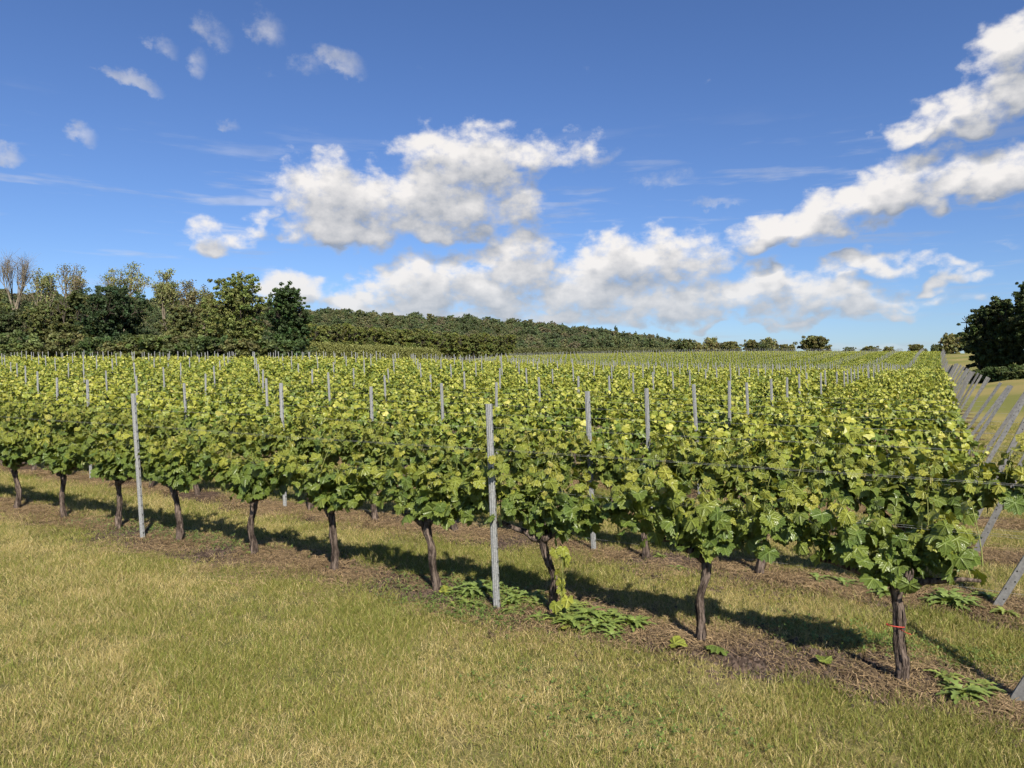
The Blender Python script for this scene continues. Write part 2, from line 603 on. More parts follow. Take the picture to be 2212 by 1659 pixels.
def bark_material(name, dark, pale, scale=(38, 38, 7)):
    m_, q, out = material(name)
    tcx = q.n('ShaderNodeTexCoord')
    mp = q.n('ShaderNodeMapping')
    q.set(mp.inputs[0], tcx.outputs['Object'])
    mp.inputs['Scale'].default_value = scale
    f, _ = q.noise(mp.outputs[0], 1.0, 6, .65)
    c = q.mix(q.ramp(f, .36, .66), dark, pale)
    q.set(out.inputs[0], principled(q, c, .85, .15, normal=bump(q, f, .02, 1.0)))
    return m_


M_BARK = bark_material('vine_bark', (.026, .018, .014), (.190, .145, .115))
M_TBARK = bark_material('tree_bark', (.10, .085, .06), (.26, .22, .16), (5, 5, 1.5))
M_DBARK = bark_material('dark_bark', (.03, .026, .02), (.09, .075, .055), (5, 5, 1.5))

m_, q, out = material('galvanised_steel')
tcx = q.n('ShaderNodeTexCoord')
f, _ = q.noise(tcx.outputs['Object'], 60, 5, .65)
mp = q.n('ShaderNodeMapping')
q.set(mp.inputs[0], tcx.outputs['Object'])
mp.inputs['Scale'].default_value = (90, 90, 3)
f2, _ = q.noise(mp.outputs[0], 1.0, 4, .6)
c = q.mix(q.ramp(f, .35, .7), (.20, .205, .20), (.34, .345, .335))
c = q.mix(q.m('MULTIPLY', q.ramp(f2, .5, .75), .5), c, (.42, .41, .38))
q.set(out.inputs[0], principled(q, c, .62, .4, .25, bump(q, f, .002, .4)))
M_STEEL = m_

m_, q, out = material('weathered_zinc')
tcx = q.n('ShaderNodeTexCoord')
oi_ = q.n('ShaderNodeObjectInfo')
f, _ = q.noise(tcx.outputs['Object'], 26, 6, .7)
c = q.mix(q.ramp(f, .35, .7), (.17, .168, .16), (.28, .275, .26))
c = q.mix(q.m('MULTIPLY', oi_.outputs['Random'], .35), c, (.13, .115, .095))
q.set(out.inputs[0], principled(q, c, .7, .35, .15, bump(q, f, .002, .5)))
M_ZINC = m_
m_, q, out = material('painted_hole_shade')
q.set(out.inputs[0], principled(q, (.02, .02, .02), .9, .1))  # near-black colour painted for the shade inside holes and notches
M_HOLE_SHADE = m_
m_, q, out = material('wire_steel')
q.set(out.inputs[0], principled(q, (.25, .25, .24), .5, .4, .3))
M_WIRE = m_
m_, q, out = material('red_twine')
q.set(out.inputs[0], principled(q, (.45, .06, .04), .6, .3))
M_RED = m_
m_, q, out = material('blue_plastic')
q.set(out.inputs[0], principled(q, (.08, .25, .55), .5, .4))
M_BLUE = m_
m_, q, out = material('green_shoot')
q.set(out.inputs[0], principled(q, (.20, .22, .06), .5, .35))
M_SHOOT = m_

ROW0, ROWS = 2.60 * H, 1.0 * H      # first row and row spacing, measured across the rows
VINE0, VINES = 0.10 * H, 0.608 * H
POST0, POSTS = 1.61 * H, 2.432 * H
END_U = -0.20 * H

# ground: meadow turf, bare strips under the rows
m_, q, out = material('meadow_ground')
ge = q.n('ShaderNodeNewGeometry')
pos = ge.outputs['Position']
vv = q.v('DOT_PRODUCT', pos, (DV[0], DV[1], 0))
uu = q.v('DOT_PRODUCT', pos, (DU[0], DU[1], 0))
n1, n1c = q.noise(pos, .9, 5, .6)
n2, _ = q.noise(pos, 11, 5, .65)
n3, _ = q.noise(pos, .11, 4, .55)
n4, _ = q.noise(pos, 70, 3, .6)
k = q.m('DIVIDE', q.m('SUBTRACT', vv, ROW0), ROWS)
fr = q.m('ABSOLUTE', q.m('SUBTRACT', q.m('FRACT', q.m('ADD', k, .5)), .5))
dist = q.m('ADD', q.m('MULTIPLY', fr, ROWS), q.m('MULTIPLY', q.m('SUBTRACT', n1, .5), .55))
strip = q.ramp(dist, .26, .42, 1, 0)
strip = q.m('MULTIPLY', strip, q.ramp(k, -.4, -.35))
strip = q.m('MULTIPLY', strip, q.ramp(uu, -1.4, -.9))
turf = q.mix(q.ramp(n1, .35, .65), (.115, .115, .036), (.200, .165, .068))
turf = q.mix(q.ramp(n2, .4, .75), turf, (.060, .057, .026))
farturf = q.mix(q.ramp(n3, .35, .65), (.145, .150, .040), (.245, .200, .074))
cd = q.v('LENGTH', pos)
turf = q.mix(q.ramp(cd, 12, 30), turf, farturf)
soil = q.mix(q.ramp(n2, .35, .7), (.030, .019, .014), (.105, .068, .048))
soil = q.mix(q.m('MULTIPLY', q.ramp(n4, .5, .7), .6), soil, (.26, .19, .11))
gc = q.mix(strip, turf, soil)
q.set(out.inputs[0], principled(q, gc, .95, .1, normal=bump(q, n2, .03, .8)))
M_GROUND = m_
me = mesh_new('ground', np.stack([GX, GY, GZ], -1).reshape(-1, 3), GT, None, [M_GROUND], smooth=True)
tag(link('ground', me), kind='structure')


# ------------------------------------------------------------------ vine leaves
def leaf_shape(rng, n=30, ring=10):
    """palmate, toothed leaf lying in the XY plane, stalk at the origin, tip towards +Y, tip length 1"""
    th = np.linspace(-math.pi * .97, math.pi * .97, n)
    a = np.abs(th)
    lobes = np.array([0, 58, 118]) * math.pi / 180
    lens = np.array([1.0, .88 + .1 * rng.random(), .66 + .1 * rng.random()])
    r = np.zeros(n)
    for l0, ll in zip(lobes, lens):
        r = np.maximum(r, ll * np.cos(np.clip((a - l0) * 1.28, -1.4, 1.4)) ** .62)
    r = np.maximum(r, .52)
    r *= np.where(a > 2.75, .62, 1.0)
    teeth = np.where(np.arange(n) % 2 == 0, 1.06, .90) + rng.normal(0, .025, n)
    r = r * teeth
    out_ = np.stack([np.sin(th) * r, np.cos(th) * r], 1)
    fold, droop, sk = rng.uniform(-.15, .55), rng.uniform(.10, .62), rng.uniform(-.35, .35)

    def lift(p):
        rr_ = np.hypot(p[:, 0], p[:, 1])
        t_ = np.arctan2(p[:, 0], p[:, 1])
        return fold * np.abs(p[:, 0]) - droop * rr_ ** 2 + .11 * rr_ * np.cos(5 * t_ + sk * 9) + sk * p[:, 0] * p[:, 1]
    if ring:
        ti = np.linspace(-math.pi * .93, math.pi * .93, ring)
        ri = .52 * np.interp(ti, th, r)
        inn = np.stack([np.sin(ti) * ri, np.cos(ti) * ri], 1)
        V = np.vstack([[0, 0], inn, out_])
        T = [(0, i_ + 2, i_ + 1) for i_ in range(ring - 1)]
        oi = 1 + ring
        kk = 0
        for i_ in range(n - 1):
            while kk < ring - 1 and abs(ti[kk + 1] - th[i_]) < abs(ti[kk] - th[i_]):
                T.append((1 + kk, 2 + kk, oi + i_))
                kk += 1
            T.append((1 + kk, oi + i_ + 1, oi + i_))
        while kk < ring - 1:
            T.append((1 + kk, 2 + kk, oi + n - 1))
            kk += 1
    else:
        V = np.vstack([[0, 0], out_])
        T = [(0, i_ + 2, i_ + 1) for i_ in range(n - 1)]
    z = lift(V)
    V3 = np.column_stack([V, z])
    shade = 1.0 + .16 * (1 - np.clip(np.hypot(V[:, 0], V[:, 1]) * 1.6, 0, 1)) + rng.normal(0, .035, len(V))
    return V3, np.array(T)[:, ::-1], shade


_lr = np.random.default_rng(3)
LEAF_HI = [leaf_shape(_lr, 30, 10) for _ in range(12)]
LEAF_MID = [leaf_shape(_lr, 13, 0) for _ in range(6)]
LEAF_LOW = [leaf_shape(_lr, 6, 0) for _ in range(4)]

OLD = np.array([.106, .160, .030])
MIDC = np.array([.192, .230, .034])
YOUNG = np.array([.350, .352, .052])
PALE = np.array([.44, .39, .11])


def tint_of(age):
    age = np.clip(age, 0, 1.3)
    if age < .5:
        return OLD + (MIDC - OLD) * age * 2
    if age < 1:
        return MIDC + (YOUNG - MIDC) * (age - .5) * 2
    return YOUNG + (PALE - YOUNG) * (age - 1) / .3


def vine_growth(seed, shoots=24, step=.046, big=1.0, extra=90, cut=None, reach=0.0, vigour=1.0):
    """leaf placements (pos, matrix, size, age) and shoot lines of one trained vine; local +Y is the viewer's side"""
    rng = np.random.default_rng(seed)
    leaves, canes = [], []

    def leaf(p, outw, size, age):
        n_ = outw * rng.uniform(.3, .9) + np.array([0, 0, 1]) * rng.uniform(.25, .95) + rng.normal(0, .36, 3)
        n_ /= np.linalg.norm(n_)
        t_ = outw * .45 + np.array([0, 0, -.75]) + rng.normal(0, .38, 3)
        t_ -= n_ * t_.dot(n_)
        t_ /= np.linalg.norm(t_) + 1e-9
        x_ = np.cross(t_, n_)
        leaves.append((p, np.stack([x_, t_, n_], 1), size, age))

    half = VINES / 2
    vig = rng.uniform(.74, 1.14) * vigour
    for s in range(shoots):
        x0 = -half - reach + (s + .5 + rng.uniform(-.4, .4)) * (2 * half + reach) / shoots
        if reach == 0:
            x0 = np.sign(x0) * half * (abs(x0) / half) ** 1.22
        p = np.array([x0, rng.normal(0, .03), .68 + .13 * min(1.2, abs(x0) / half) ** 1.5 + rng.normal(0, .025)])
        L = vig * (max(.24, rng.normal(.43, .10)) if rng.random() < .82 else rng.uniform(.50, .74) * min(1, vigour * 1.05))
        side = rng.choice([-1, 1])
        d_ = np.array([rng.normal(0, .28), side * abs(rng.normal(.20, .17)), 1.0])
        d_ /= np.linalg.norm(d_)
        pts = [p.copy()]
        nst = int(L / step)
        flop = rng.uniform(.0, .05) if rng.random() < .75 else rng.uniform(.05, .11)
        for k_ in range(nst):
            t = k_ / nst
            d_ = d_ + np.array([rng.normal(0, .05), side * flop * t * 1.2, -flop * t]) + rng.normal(0, .03, 3)
            d_[1] -= p[1] * .06
            d_ /= np.linalg.norm(d_)
            p = p + d_ * step
            pts.append(p.copy())
            aang = rng.uniform(0, 2 * math.pi)
            o_ = np.array([math.cos(aang) * .8, math.sin(aang), 0]) + np.array([0, .35 * np.sign(p[1] + .02), 0])
            o_ /= np.linalg.norm(o_)
            pet = rng.uniform(.03, .12) * (1 - .5 * t)
            size = (.084 - .036 * t ** 1.3) * rng.uniform(.55, 1.3) * big
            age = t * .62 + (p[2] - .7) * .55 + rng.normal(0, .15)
            leaf(p + o_ * pet + np.array([0, 0, pet * .3]), o_, size, age)
            if t > .1 and rng.random() < .38:
                leaf(p + o_ * pet * -.8, -o_, size * .62, age + .30)
        canes.append((np.array(pts[::2] + [pts[-1]]), .0045))
    for k_ in range(extra):     # the skirt of old leaves round the head and arms
        aang = rng.uniform(0, 2 * math.pi)
        o_ = np.array([math.cos(aang) * .5, math.sin(aang), 0])
        o_ /= np.linalg.norm(o_)
        x_ = rng.normal(0, .22) if rng.random() < .75 else rng.uniform(-half, half)
        z_ = .74 + .14 * min(1.2, abs(x_) / half) ** 1.5 + rng.uniform(-.10, .22)
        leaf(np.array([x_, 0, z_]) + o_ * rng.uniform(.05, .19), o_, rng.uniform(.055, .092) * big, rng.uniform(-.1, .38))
    if cut is not None:
        leaves = [l_ for l_ in leaves if l_[0][0] > cut]
        canes = [c_ for c_ in canes if c_[0][:, 0].min() > cut - .03]
    return leaves, canes


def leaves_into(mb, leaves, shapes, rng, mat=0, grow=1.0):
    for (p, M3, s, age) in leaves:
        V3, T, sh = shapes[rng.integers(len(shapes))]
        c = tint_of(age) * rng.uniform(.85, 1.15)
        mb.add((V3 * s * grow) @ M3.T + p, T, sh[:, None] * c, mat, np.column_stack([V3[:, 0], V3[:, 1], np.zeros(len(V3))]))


def trunk_into(mb, seed, mat=0, sides=12, rings=20, strips=26, scale=1.0):
    rng = np.random.default_rng(seed)
    top = rng.uniform(.60, .66)
    t = np.linspace(0, 1, rings)
    ph = rng.uniform(0, 6.28, 4)
    lean = rng.normal(0, .025, 2) + np.array([.02, 0])
    pts = np.stack([lean[0] * t * 1.6 + .020 * np.sin(t * 5 + ph[0]) + .009 * np.sin(t * 12 + ph[1]), lean[1] * t + .016 * np.sin(t * 6 + ph[2]), -.04 + (top + .04) * t], 1)
    r = (.029 + .012 * (1 - t) ** 3 + .010 * np.exp(-((t - 1) / .13) ** 2) + .003 * np.sin(t * 17 + ph[3])) * scale * rng.uniform(.9, 1.12)
    an = np.arange(sides) * 2 * math.pi / sides
    ridge = 1 + .19 * np.sin(5 * an[None, :] + 3 * t[:, None] + ph[0]) + .09 * np.sin(3 * an[None, :] - 5 * t[:, None] + ph[1]) + rng.normal(0, .085, (rings, sides))
    mb.tube(pts, r, sides, (1, 1, 1), mat, ridge=ridge)
    head = pts[-1]
    for sd in (-1, 1):
        ln = rng.uniform(.16, .5)
        k_ = 7
        q_ = np.linspace(0, 1, k_)
        arm = np.stack([head[0] + sd * ln * q_, head[1] + rng.normal(0, .015, k_), head[2] - .03 + .10 * np.sin(q_ * 1.5) + rng.normal(0, .008, k_)], 1)
        mb.tube(arm, np.linspace(.034, .011, k_) * scale, 8, (1, 1, 1), mat, ridge=1 + rng.normal(0, .1, (k_, 8)))
    for k_ in range(4):         # pruned spurs on the head
        d_ = np.array([rng.normal(0, .7), rng.normal(0, .5), rng.uniform(.3, 1)])
        d_ /= np.linalg.norm(d_)
        mb.tube([head - d_ * .01, head + d_ * rng.uniform(.05, .09)], [.022, .013], 7, (1, 1, 1), mat)
    for k_ in range(strips):    # peeling bark
        i_ = rng.integers(1, rings - 3)
        a_ = rng.uniform(0, 6.28)
        ln = rng.integers(2, 5)
        e_ = min(i_ + ln, rings - 1)
        o_ = np.array([math.cos(a_), math.sin(a_), 0])
        w_ = np.array([-o_[1], o_[0], 0]) * rng.uniform(.003, .009)
        A = pts[i_] + o_ * r[i_] * 1.10
        B = pts[(i_ + e_) // 2] + o_ * r[i_] * 1.18
        C = pts[e_] + o_ * r[e_] * rng.uniform(1.1, 1.6)
        mb.add([A - w_, A + w_, B - w_, B + w_, C], [(0, 1, 3), (0, 3, 2), (2, 3, 4)], (1, 1, 1), mat)
    return head


ORD = ['front', 'second', 'third', 'fourth', 'fifth', 'sixth', 'seventh', 'eighth', 'ninth', 'tenth', 'eleventh', 'twelfth', 'thirteenth', 'fourteenth',
       'fifteenth', 'sixteenth', 'seventeenth', 'eighteenth', 'nineteenth', 'twentieth']
TENS = ['', '', 'twenty', 'thirty', 'forty', 'fifty', 'sixty', 'seventy', 'eighty', 'ninety']


def ordinal(n_):
    """0 -> first"""
    k_ = n_ + 1
    if k_ == 1:
        return 'first'
    if k_ <= 20:
        return ORD[n_]
    t_, o_ = divmod(k_, 10)
    if o_ == 0:
        return TENS[t_][:-1] + 'ieth'
    return TENS[t_] + '-' + (['first'] + ORD[1:])[o_ - 1]


def rowname(r):
    return 'front' if r == 0 else ordinal(r)


def uv_xy(u, v):
    return u * DU[0] + v * DV[0], u * DU[1] + v * DV[1]


def in_field(x, y):
    d = y / H
    a = x / np.maximum(y, .01)
    dmax = np.where(a < -.13, 36, np.where(a < -.02, 36 + (a + .13) / .11 * 50, 98))
    return (y > 1.5) & (np.abs(a) < .95) & (d < dmax)


ROTZ = math.pi - TH          # local X along the row
vines = []
NROW = 130
for r in range(NROW):
    for n_ in range(0, 420):
        u = VINE0 + n_ * VINES
        v = ROW0 + r * ROWS
        x, y = uv_xy(u, v)
        if u > 1.9 * v + 12:
            break
        if in_field(x, y):
            vines.append((y, r, n_, x))
vr = np.random.default_rng(11)
vis = sorted([t for t in vines if abs(t[3] / t[0]) < .76], key=lambda t: t[0])
chosen = set((t[1], t[2]) for t in vis[:300])
print('vines', len(vines), 'single', len(chosen))

# leaf meshes that single leaves share
TONES = [-.05, .12, .26, .40, .54, .68, .82, .98, 1.12]
LEAF_MESH = {}
for ti_, tv in enumerate(TONES):
    for si in range(len(LEAF_HI)):
        V3, T, sh = LEAF_HI[si]
        LEAF_MESH[ti_, si] = mesh_new('leaf', V3, T, sh[:, None] * tint_of(tv), [M_LEAF], smooth=True, luv=np.column_stack([V3[:, 0], V3[:, 1], np.zeros(len(V3))]))

# shared foliage of the vines further back
FOL_MID, FOL_LOW, TRUNK_MID, VINE_MID = [], [], [], []
for k in range(7):
    rng = np.random.default_rng(500 + k)
    lv, cn = vine_growth(700 + k, 24, .050, 1.04, 75)
    mb = MB()
    leaves_into(mb, lv, LEAF_MID, rng)
    for pts, rd in cn:
        mb.tube(pts, rd, 4, (1, 1, 1), 1, cap=False)
    FOL_MID.append(mb.mesh('foliage', [M_FAR, M_SHOOT], False))
    tb = MB()
    trunk_into(tb, 800 + k, 0, 9, 12, 8)
    TRUNK_MID.append(tb.mesh('trunk', [M_BARK], True))
    mb2 = MB()
    leaves_into(mb2, lv, LEAF_MID, rng)
    trunk_into(mb2, 800 + k, 1, 6, 7, 0)
    VINE_MID.append(mb2.mesh('grape_vine', [M_FAR, M_BARK]))
    lv, _ = vine_growth(900 + k, 15, .080, 1.5, 26)
    mb = MB()
    leaves_into(mb, lv, LEAF_LOW, rng, 0, 1.1)
    FOL_LOW.append(mb.mesh('far_vine', [M_FAR]))

FRONT_LABEL = {
    0: 'gnarled grape vine at the end of the front row, red twine tied round its trunk',
    1: 'front row grape vine standing beside bare dark soil, second from the row end',
    2: 'front row grape vine with a green sucker shoot hanging beside its trunk',
}
stuff_p, stuff_v = [], []
for (y, r, n_, x) in vines:
    z = float(height(x, y))
    if (r, n_) not in chosen:
        stuff_p.append((x, y, z))
        stuff_v.append(0)
        continue
    jit = vr.normal(0, .02)
    if r == 0:
        lab = FRONT_LABEL.get(n_, 'front row grape vine, %s from the row end' % ordinal(n_))
    else:
        lab = 'grape vine in the %s row, %s from the row end' % (rowname(r), ordinal(n_))
    if r <= 2:
        t = thing('grape_vine', lab, 'vine', (x + DU[0] * jit, y + DU[1] * jit, z), ROTZ, 'grape vines trained along the rows')
        seed = 1000 + r * 50 + n_
        rng = np.random.default_rng(seed)
        if r <= 1:
            lv, cn = vine_growth(seed, 29 if not (r == 1 and n_ == 0) else 44, .045, .95, 125 if r == 0 else 85, -.42 if r == 0 and n_ == 0 else None, .55 if r == 1 and n_ == 0 else 0.0, {0: .74, 1: .88}.get(n_, 1.0) if r == 0 else 1.0)
            tb = MB()
            trunk_into(tb, seed, 0, 18, 26, 70, .93)
            link('trunk', tb.mesh('trunk', [M_BARK], True), t)
            cb = MB()
            for pts, rd in cn:
                cb.tube(pts, np.linspace(rd, rd * .45, len(pts)), 5, (1, 1, 1), 0, cap=False)
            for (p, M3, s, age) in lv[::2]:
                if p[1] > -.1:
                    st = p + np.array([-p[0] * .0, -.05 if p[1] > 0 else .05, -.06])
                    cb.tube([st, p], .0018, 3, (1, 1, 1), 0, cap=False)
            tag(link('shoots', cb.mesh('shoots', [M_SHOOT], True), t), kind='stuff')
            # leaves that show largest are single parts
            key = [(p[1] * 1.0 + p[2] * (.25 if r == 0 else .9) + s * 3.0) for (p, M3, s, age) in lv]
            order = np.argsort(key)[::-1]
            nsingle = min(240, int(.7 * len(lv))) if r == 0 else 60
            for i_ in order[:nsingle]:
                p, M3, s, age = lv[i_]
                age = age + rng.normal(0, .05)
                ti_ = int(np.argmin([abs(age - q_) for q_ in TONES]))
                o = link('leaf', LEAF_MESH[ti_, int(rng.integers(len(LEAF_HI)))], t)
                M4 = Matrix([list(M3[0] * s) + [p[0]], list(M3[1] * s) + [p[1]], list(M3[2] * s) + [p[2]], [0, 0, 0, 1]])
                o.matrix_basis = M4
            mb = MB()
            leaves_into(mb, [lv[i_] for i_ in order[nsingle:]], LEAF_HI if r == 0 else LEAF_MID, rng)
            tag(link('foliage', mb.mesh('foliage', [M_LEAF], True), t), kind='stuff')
            if r == 0 and n_ == 0:
                mb = MB()
                an = np.linspace(0, 2 * math.pi, 15)
                mb.tube(np.stack([np.cos(an) * .050 + .014, np.sin(an) * .050, .345 + .01 * np.sin(an)], 1), .0035, 5)
                mb.tube([(-.01, .05, .345), (-.05, .09, .340), (-.075, .10, .338)], .0028, 5)
                link('twine', mb.mesh('twine', [M_RED], True), t)
            if r == 0 and n_ == 2:
                mb = MB()
                q_ = np.linspace(0, 1, 9)
                ln = np.stack([-.10 - .03 * np.sin(q_ * 3), .10 + .05 * q_, .58 - .52 * q_], 1)
                mb.tube(ln, .004, 5, (.20, .22, .06))
                sl_ = []
                for k_ in range(11):
                    p = ln[min(8, int(k_ * .8))] + rng.normal(0, .03, 3)
                    o_ = np.array([rng.normal(0, 1), abs(rng.normal(0, 1)), 0])
                    o_ /= np.linalg.norm(o_)
                    n3 = o_ * .8 + np.array([0, 0, .5])
                    n3 /= np.linalg.norm(n3)
                    t3 = np.array([0, 0, -1.]) - n3 * (-n3[2])
                    t3 /= np.linalg.norm(t3)
                    sl_.append((p, np.stack([np.cross(t3, n3), t3, n3], 1), rng.uniform(.045, .08), rng.uniform(.5, .9)))
                leaves_into(mb, sl_, LEAF_HI, rng)
                link('hanging_shoot', mb.mesh('hanging_shoot', [M_LEAF], True), t)
        else:
            k_ = int(rng.integers(7))
            link('trunk', TRUNK_MID[k_], t)
            tag(link('foliage', FOL_MID[k_], t), kind='stuff')
    else:
        o = link('grape_vine', VINE_MID[(r * 3 + n_ * 5 + (n_ // 3)) % 7], None, (x, y, z), ROTZ + (math.pi if (r + n_) % 2 else 0))
        s_ = vr.uniform(.92, 1.06)
        o.scale = (1.0, vr.uniform(.9, 1.15), s_)
        tag(o, lab, 'vine', 'grape vines trained along the rows')

sp_ = np.array(stuff_p)
ns = len(sp_)
near = sp_[:, 1] < 34
var = np.where(near, vr.integers(0, 7, ns), 7 + vr.integers(0, 7, ns))
rot = np.zeros((ns, 3))
rot[:, 2] = ROTZ + math.pi * vr.integers(0, 2, ns)
scl = np.stack([np.full(ns, 1.02), vr.uniform(.9, 1.2, ns), vr.uniform(.9, 1.06, ns) * np.where(sp_[:, 1] > 85, .80, 1.0)], 1)
scatter('vineyard_rows', sp_, rot, scl, var, FOL_MID + FOL_LOW, 'distant rows of green grape vines covering the slope', 'vines')


# ------------------------------------------------------------------ posts
def post_mesh(h, detail=True):
    """rolled steel trellis post: ridged channel, open towards the row, hooks and dark blocks as notch shade on both edges"""
    mb = MB()
    prof = np.array([(-.025, -.012), (-.025, .012), (-.015, .016), (-.010, .010), (-.004, .017), (.004, .017), (.010, .010), (.015, .016), (.025, .012), (.025, -.012),
                     (.021, -.012), (.021, .008), (.012, .010), (0, .012), (-.012, .010), (-.021, .008), (-.021, -.012)])
    k_ = len(prof)
    V = np.vstack([np.column_stack([prof, np.full(k_, -.05)]), np.column_stack([prof, np.full(k_, h)])])
    T = []
    for a_ in range(k_):
        b_ = (a_ + 1) % k_
        T += [(a_, b_, b_ + k_), (a_, b_ + k_, a_ + k_)]
    mb.add(V, np.array(T)[:, ::-1])
    c_ = [(k_ + 0, k_ + 15, k_ + 16), (k_ + 0, k_ + 1, k_ + 15), (k_ + 1, k_ + 2, k_ + 14), (k_ + 1, k_ + 14, k_ + 15), (k_ + 2, k_ + 3, k_ + 14), (k_ + 3, k_ + 4, k_ + 13), (k_ + 3, k_ + 13, k_ + 14),
          (k_ + 4, k_ + 5, k_ + 13), (k_ + 5, k_ + 6, k_ + 12), (k_ + 5, k_ + 12, k_ + 13), (k_ + 6, k_ + 7, k_ + 12), (k_ + 7, k_ + 8, k_ + 11), (k_ + 7, k_ + 11, k_ + 12), (k_ + 8, k_ + 9, k_ + 11), (k_ + 9, k_ + 10, k_ + 11)]
    mb.add(V, c_)
    if detail:
        for s in (-1, 1):
            for z in np.arange(.08, h - .03, .105):
                mb.box((s * .0262, .004, z), (.0024, .007, .022), (1, 1, 1), 1)  # dark block on the edge paints the shade of an uncut notch
                mb.box((s * .0285, .0, z + .012), (.005, .012, .006), (1, 1, 1), 0)
    return mb.mesh('trellis_post', [M_STEEL, M_HOLE_SHADE])


def end_post_mesh(L):
    mb = MB()
    w, dp, th = .029, .040, .004
    mb.box((0, 0, L / 2 - .05), (2 * w, th, L + .1))
    for s in (-1, 1):
        mb.box((s * (w - th / 2 + .0005), -dp / 2, L / 2 - .05), (th, dp, L + .099))
    holes = []
    k_ = 0
    for z in np.arange(.10, L - .02, .085):
        x_ = (.013 if k_ % 2 else -.013)
        an = np.linspace(0, 2 * math.pi, 9)[:-1]
        ring_ = np.stack([x_ + .0065 * np.cos(an), np.full(8, th / 2 + .0015), z + .0065 * np.sin(an)], 1)
        mb.add(ring_, [(0, i_ + 1, i_) for i_ in range(1, 7)], (1, 1, 1), 1)  # flat dark disc on the face paints the shade of a hole
        for s in (-1, 1):
            mb.add(np.stack([np.full(8, s * (w + .0016)), -.02 + .005 * np.cos(an), z + .005 * np.sin(an)], 1), [((0, i_, i_ + 1) if s > 0 else (0, i_ + 1, i_)) for i_ in range(1, 7)], (1, 1, 1), 1)
        k_ += 1
    return mb.mesh('end_post', [M_ZINC, M_HOLE_SHADE])


POST_H = .855 * H
PM_NEAR = post_mesh(POST_H, True)
PM_FAR = post_mesh(POST_H, False)
posts = []
for r in range(NROW):
    for j_ in range(0, 110):
        u = POST0 + j_ * POSTS
        v = ROW0 + r * ROWS
        x, y = uv_xy(u, v)
        if u > 1.9 * v + 12:
            break
        if in_field(x, y):
            posts.append((y, r, j_, x))
vis = sorted([t for t in posts if abs(t[3] / t[0]) < .74], key=lambda t: t[0])
pch = set((t[1], t[2]) for t in vis[:300])
pr = np.random.default_rng(21)
farmb = MB()
for (y, r, j_, x) in posts:
    jx = pr.normal(0, .05) if r > 0 else 0
    x, y = x + DU[0] * jx, y + DU[1] * jx
    if r == 0:
        x, y = x - DV[0] * .15 - DU[0] * .10, y - DV[1] * .15 - DU[1] * .10
    z = float(height(x, y))
    dz = pr.normal(0, .05) if r > 0 else 0
    lean = R(2.6) + (pr.normal(0, R(1.0)) if r > 0 else 0)
    lean2 = pr.normal(0, R(.8))
    rz = ROTZ + pr.normal(0, R(4))
    if (r, j_) in pch:
        o = link('trellis_post', PM_NEAR if r < 3 else PM_FAR, None, (x, y, z + dz))
        o.rotation_euler = Euler((lean2, lean, rz), 'XYZ')
        lab = 'upright grey steel trellis post in the %s row, %s from the row end' % (rowname(r), ordinal(j_))
        tag(o, lab, 'post', 'upright steel posts of the vine rows')
        # lean along the row: rotate about the row normal
        o.rotation_euler = (Matrix.Rotation(rz, 3, 'Z') @ Matrix.Rotation(lean, 3, 'Y') @ Matrix.Rotation(lean2, 3, 'X')).to_euler()
    else:
        ax = np.array([DU[0], DU[1], 0]) * math.sin(lean)
        farmb.tube([(x, y, z), (x + ax[0] * POST_H, y + ax[1] * POST_H, z + POST_H + dz)], .027, 4, cap=True)
tag(link('distant_posts', farmb.mesh('distant_posts', [M_STEEL])), 'distant ranks of thin grey steel posts among the far vines', 'posts', kind='stuff')

END_L = 1.80
EPM = end_post_mesh(END_L)
end_lean = R(-26)
er = np.random.default_rng(31)
for r in range(96):
    v = ROW0 + r * ROWS
    x, y = uv_xy(END_U + er.normal(0, .04), v)
    if not in_field(np.float64(x), np.float64(y)) or x / y > .95:
        continue
    z = float(height(x, y))
    o = link('end_post', EPM, None, (x, y, z))
    o.rotation_euler = (Matrix.Rotation(ROTZ + er.normal(0, R(5)) + R(-8), 3, 'Z') @ Matrix.Rotation(end_lean + er.normal(0, R(3.5)), 3, 'Y')).to_euler()
    tag(o, 'leaning grey steel end post of the %s vine row' % rowname(r), 'post', 'leaning steel end posts along the row ends')

# wires of the first rows: three lines strung from the end post
for r in range(7):
    v = ROW0 + r * ROWS
    x0, y0 = uv_xy(END_U, v)
    t = thing('wire_trellis', 'thin steel wires strung along the %s vine row' % rowname(r), 'wire', (x0, y0, 0), 0, 'wires of the vine rows')
    for wi, (hz, off) in enumerate(((.33 * H, 0), (.50 * H, .035), (.50 * H, -.035), (.655 * H, .035), (.655 * H, -.035))):
        us = np.concatenate([[END_U - math.tan(R(26)) * hz], np.arange(POST0, POST0 + POSTS * (4 + r * 1.7), POSTS / 2)])
        pts = []
        for k_, u in enumerate(us):
            x, y = uv_xy(u, v + off)
            pts.append((x - x0, y - y0, float(height(x, y)) + hz - (.012 if k_ % 2 == 0 and k_ else 0)))
        mb = MB()
        mb.tube(pts, .0008, 4, cap=False)
        link('wire', mb.mesh('wire', [M_WIRE], True), t)


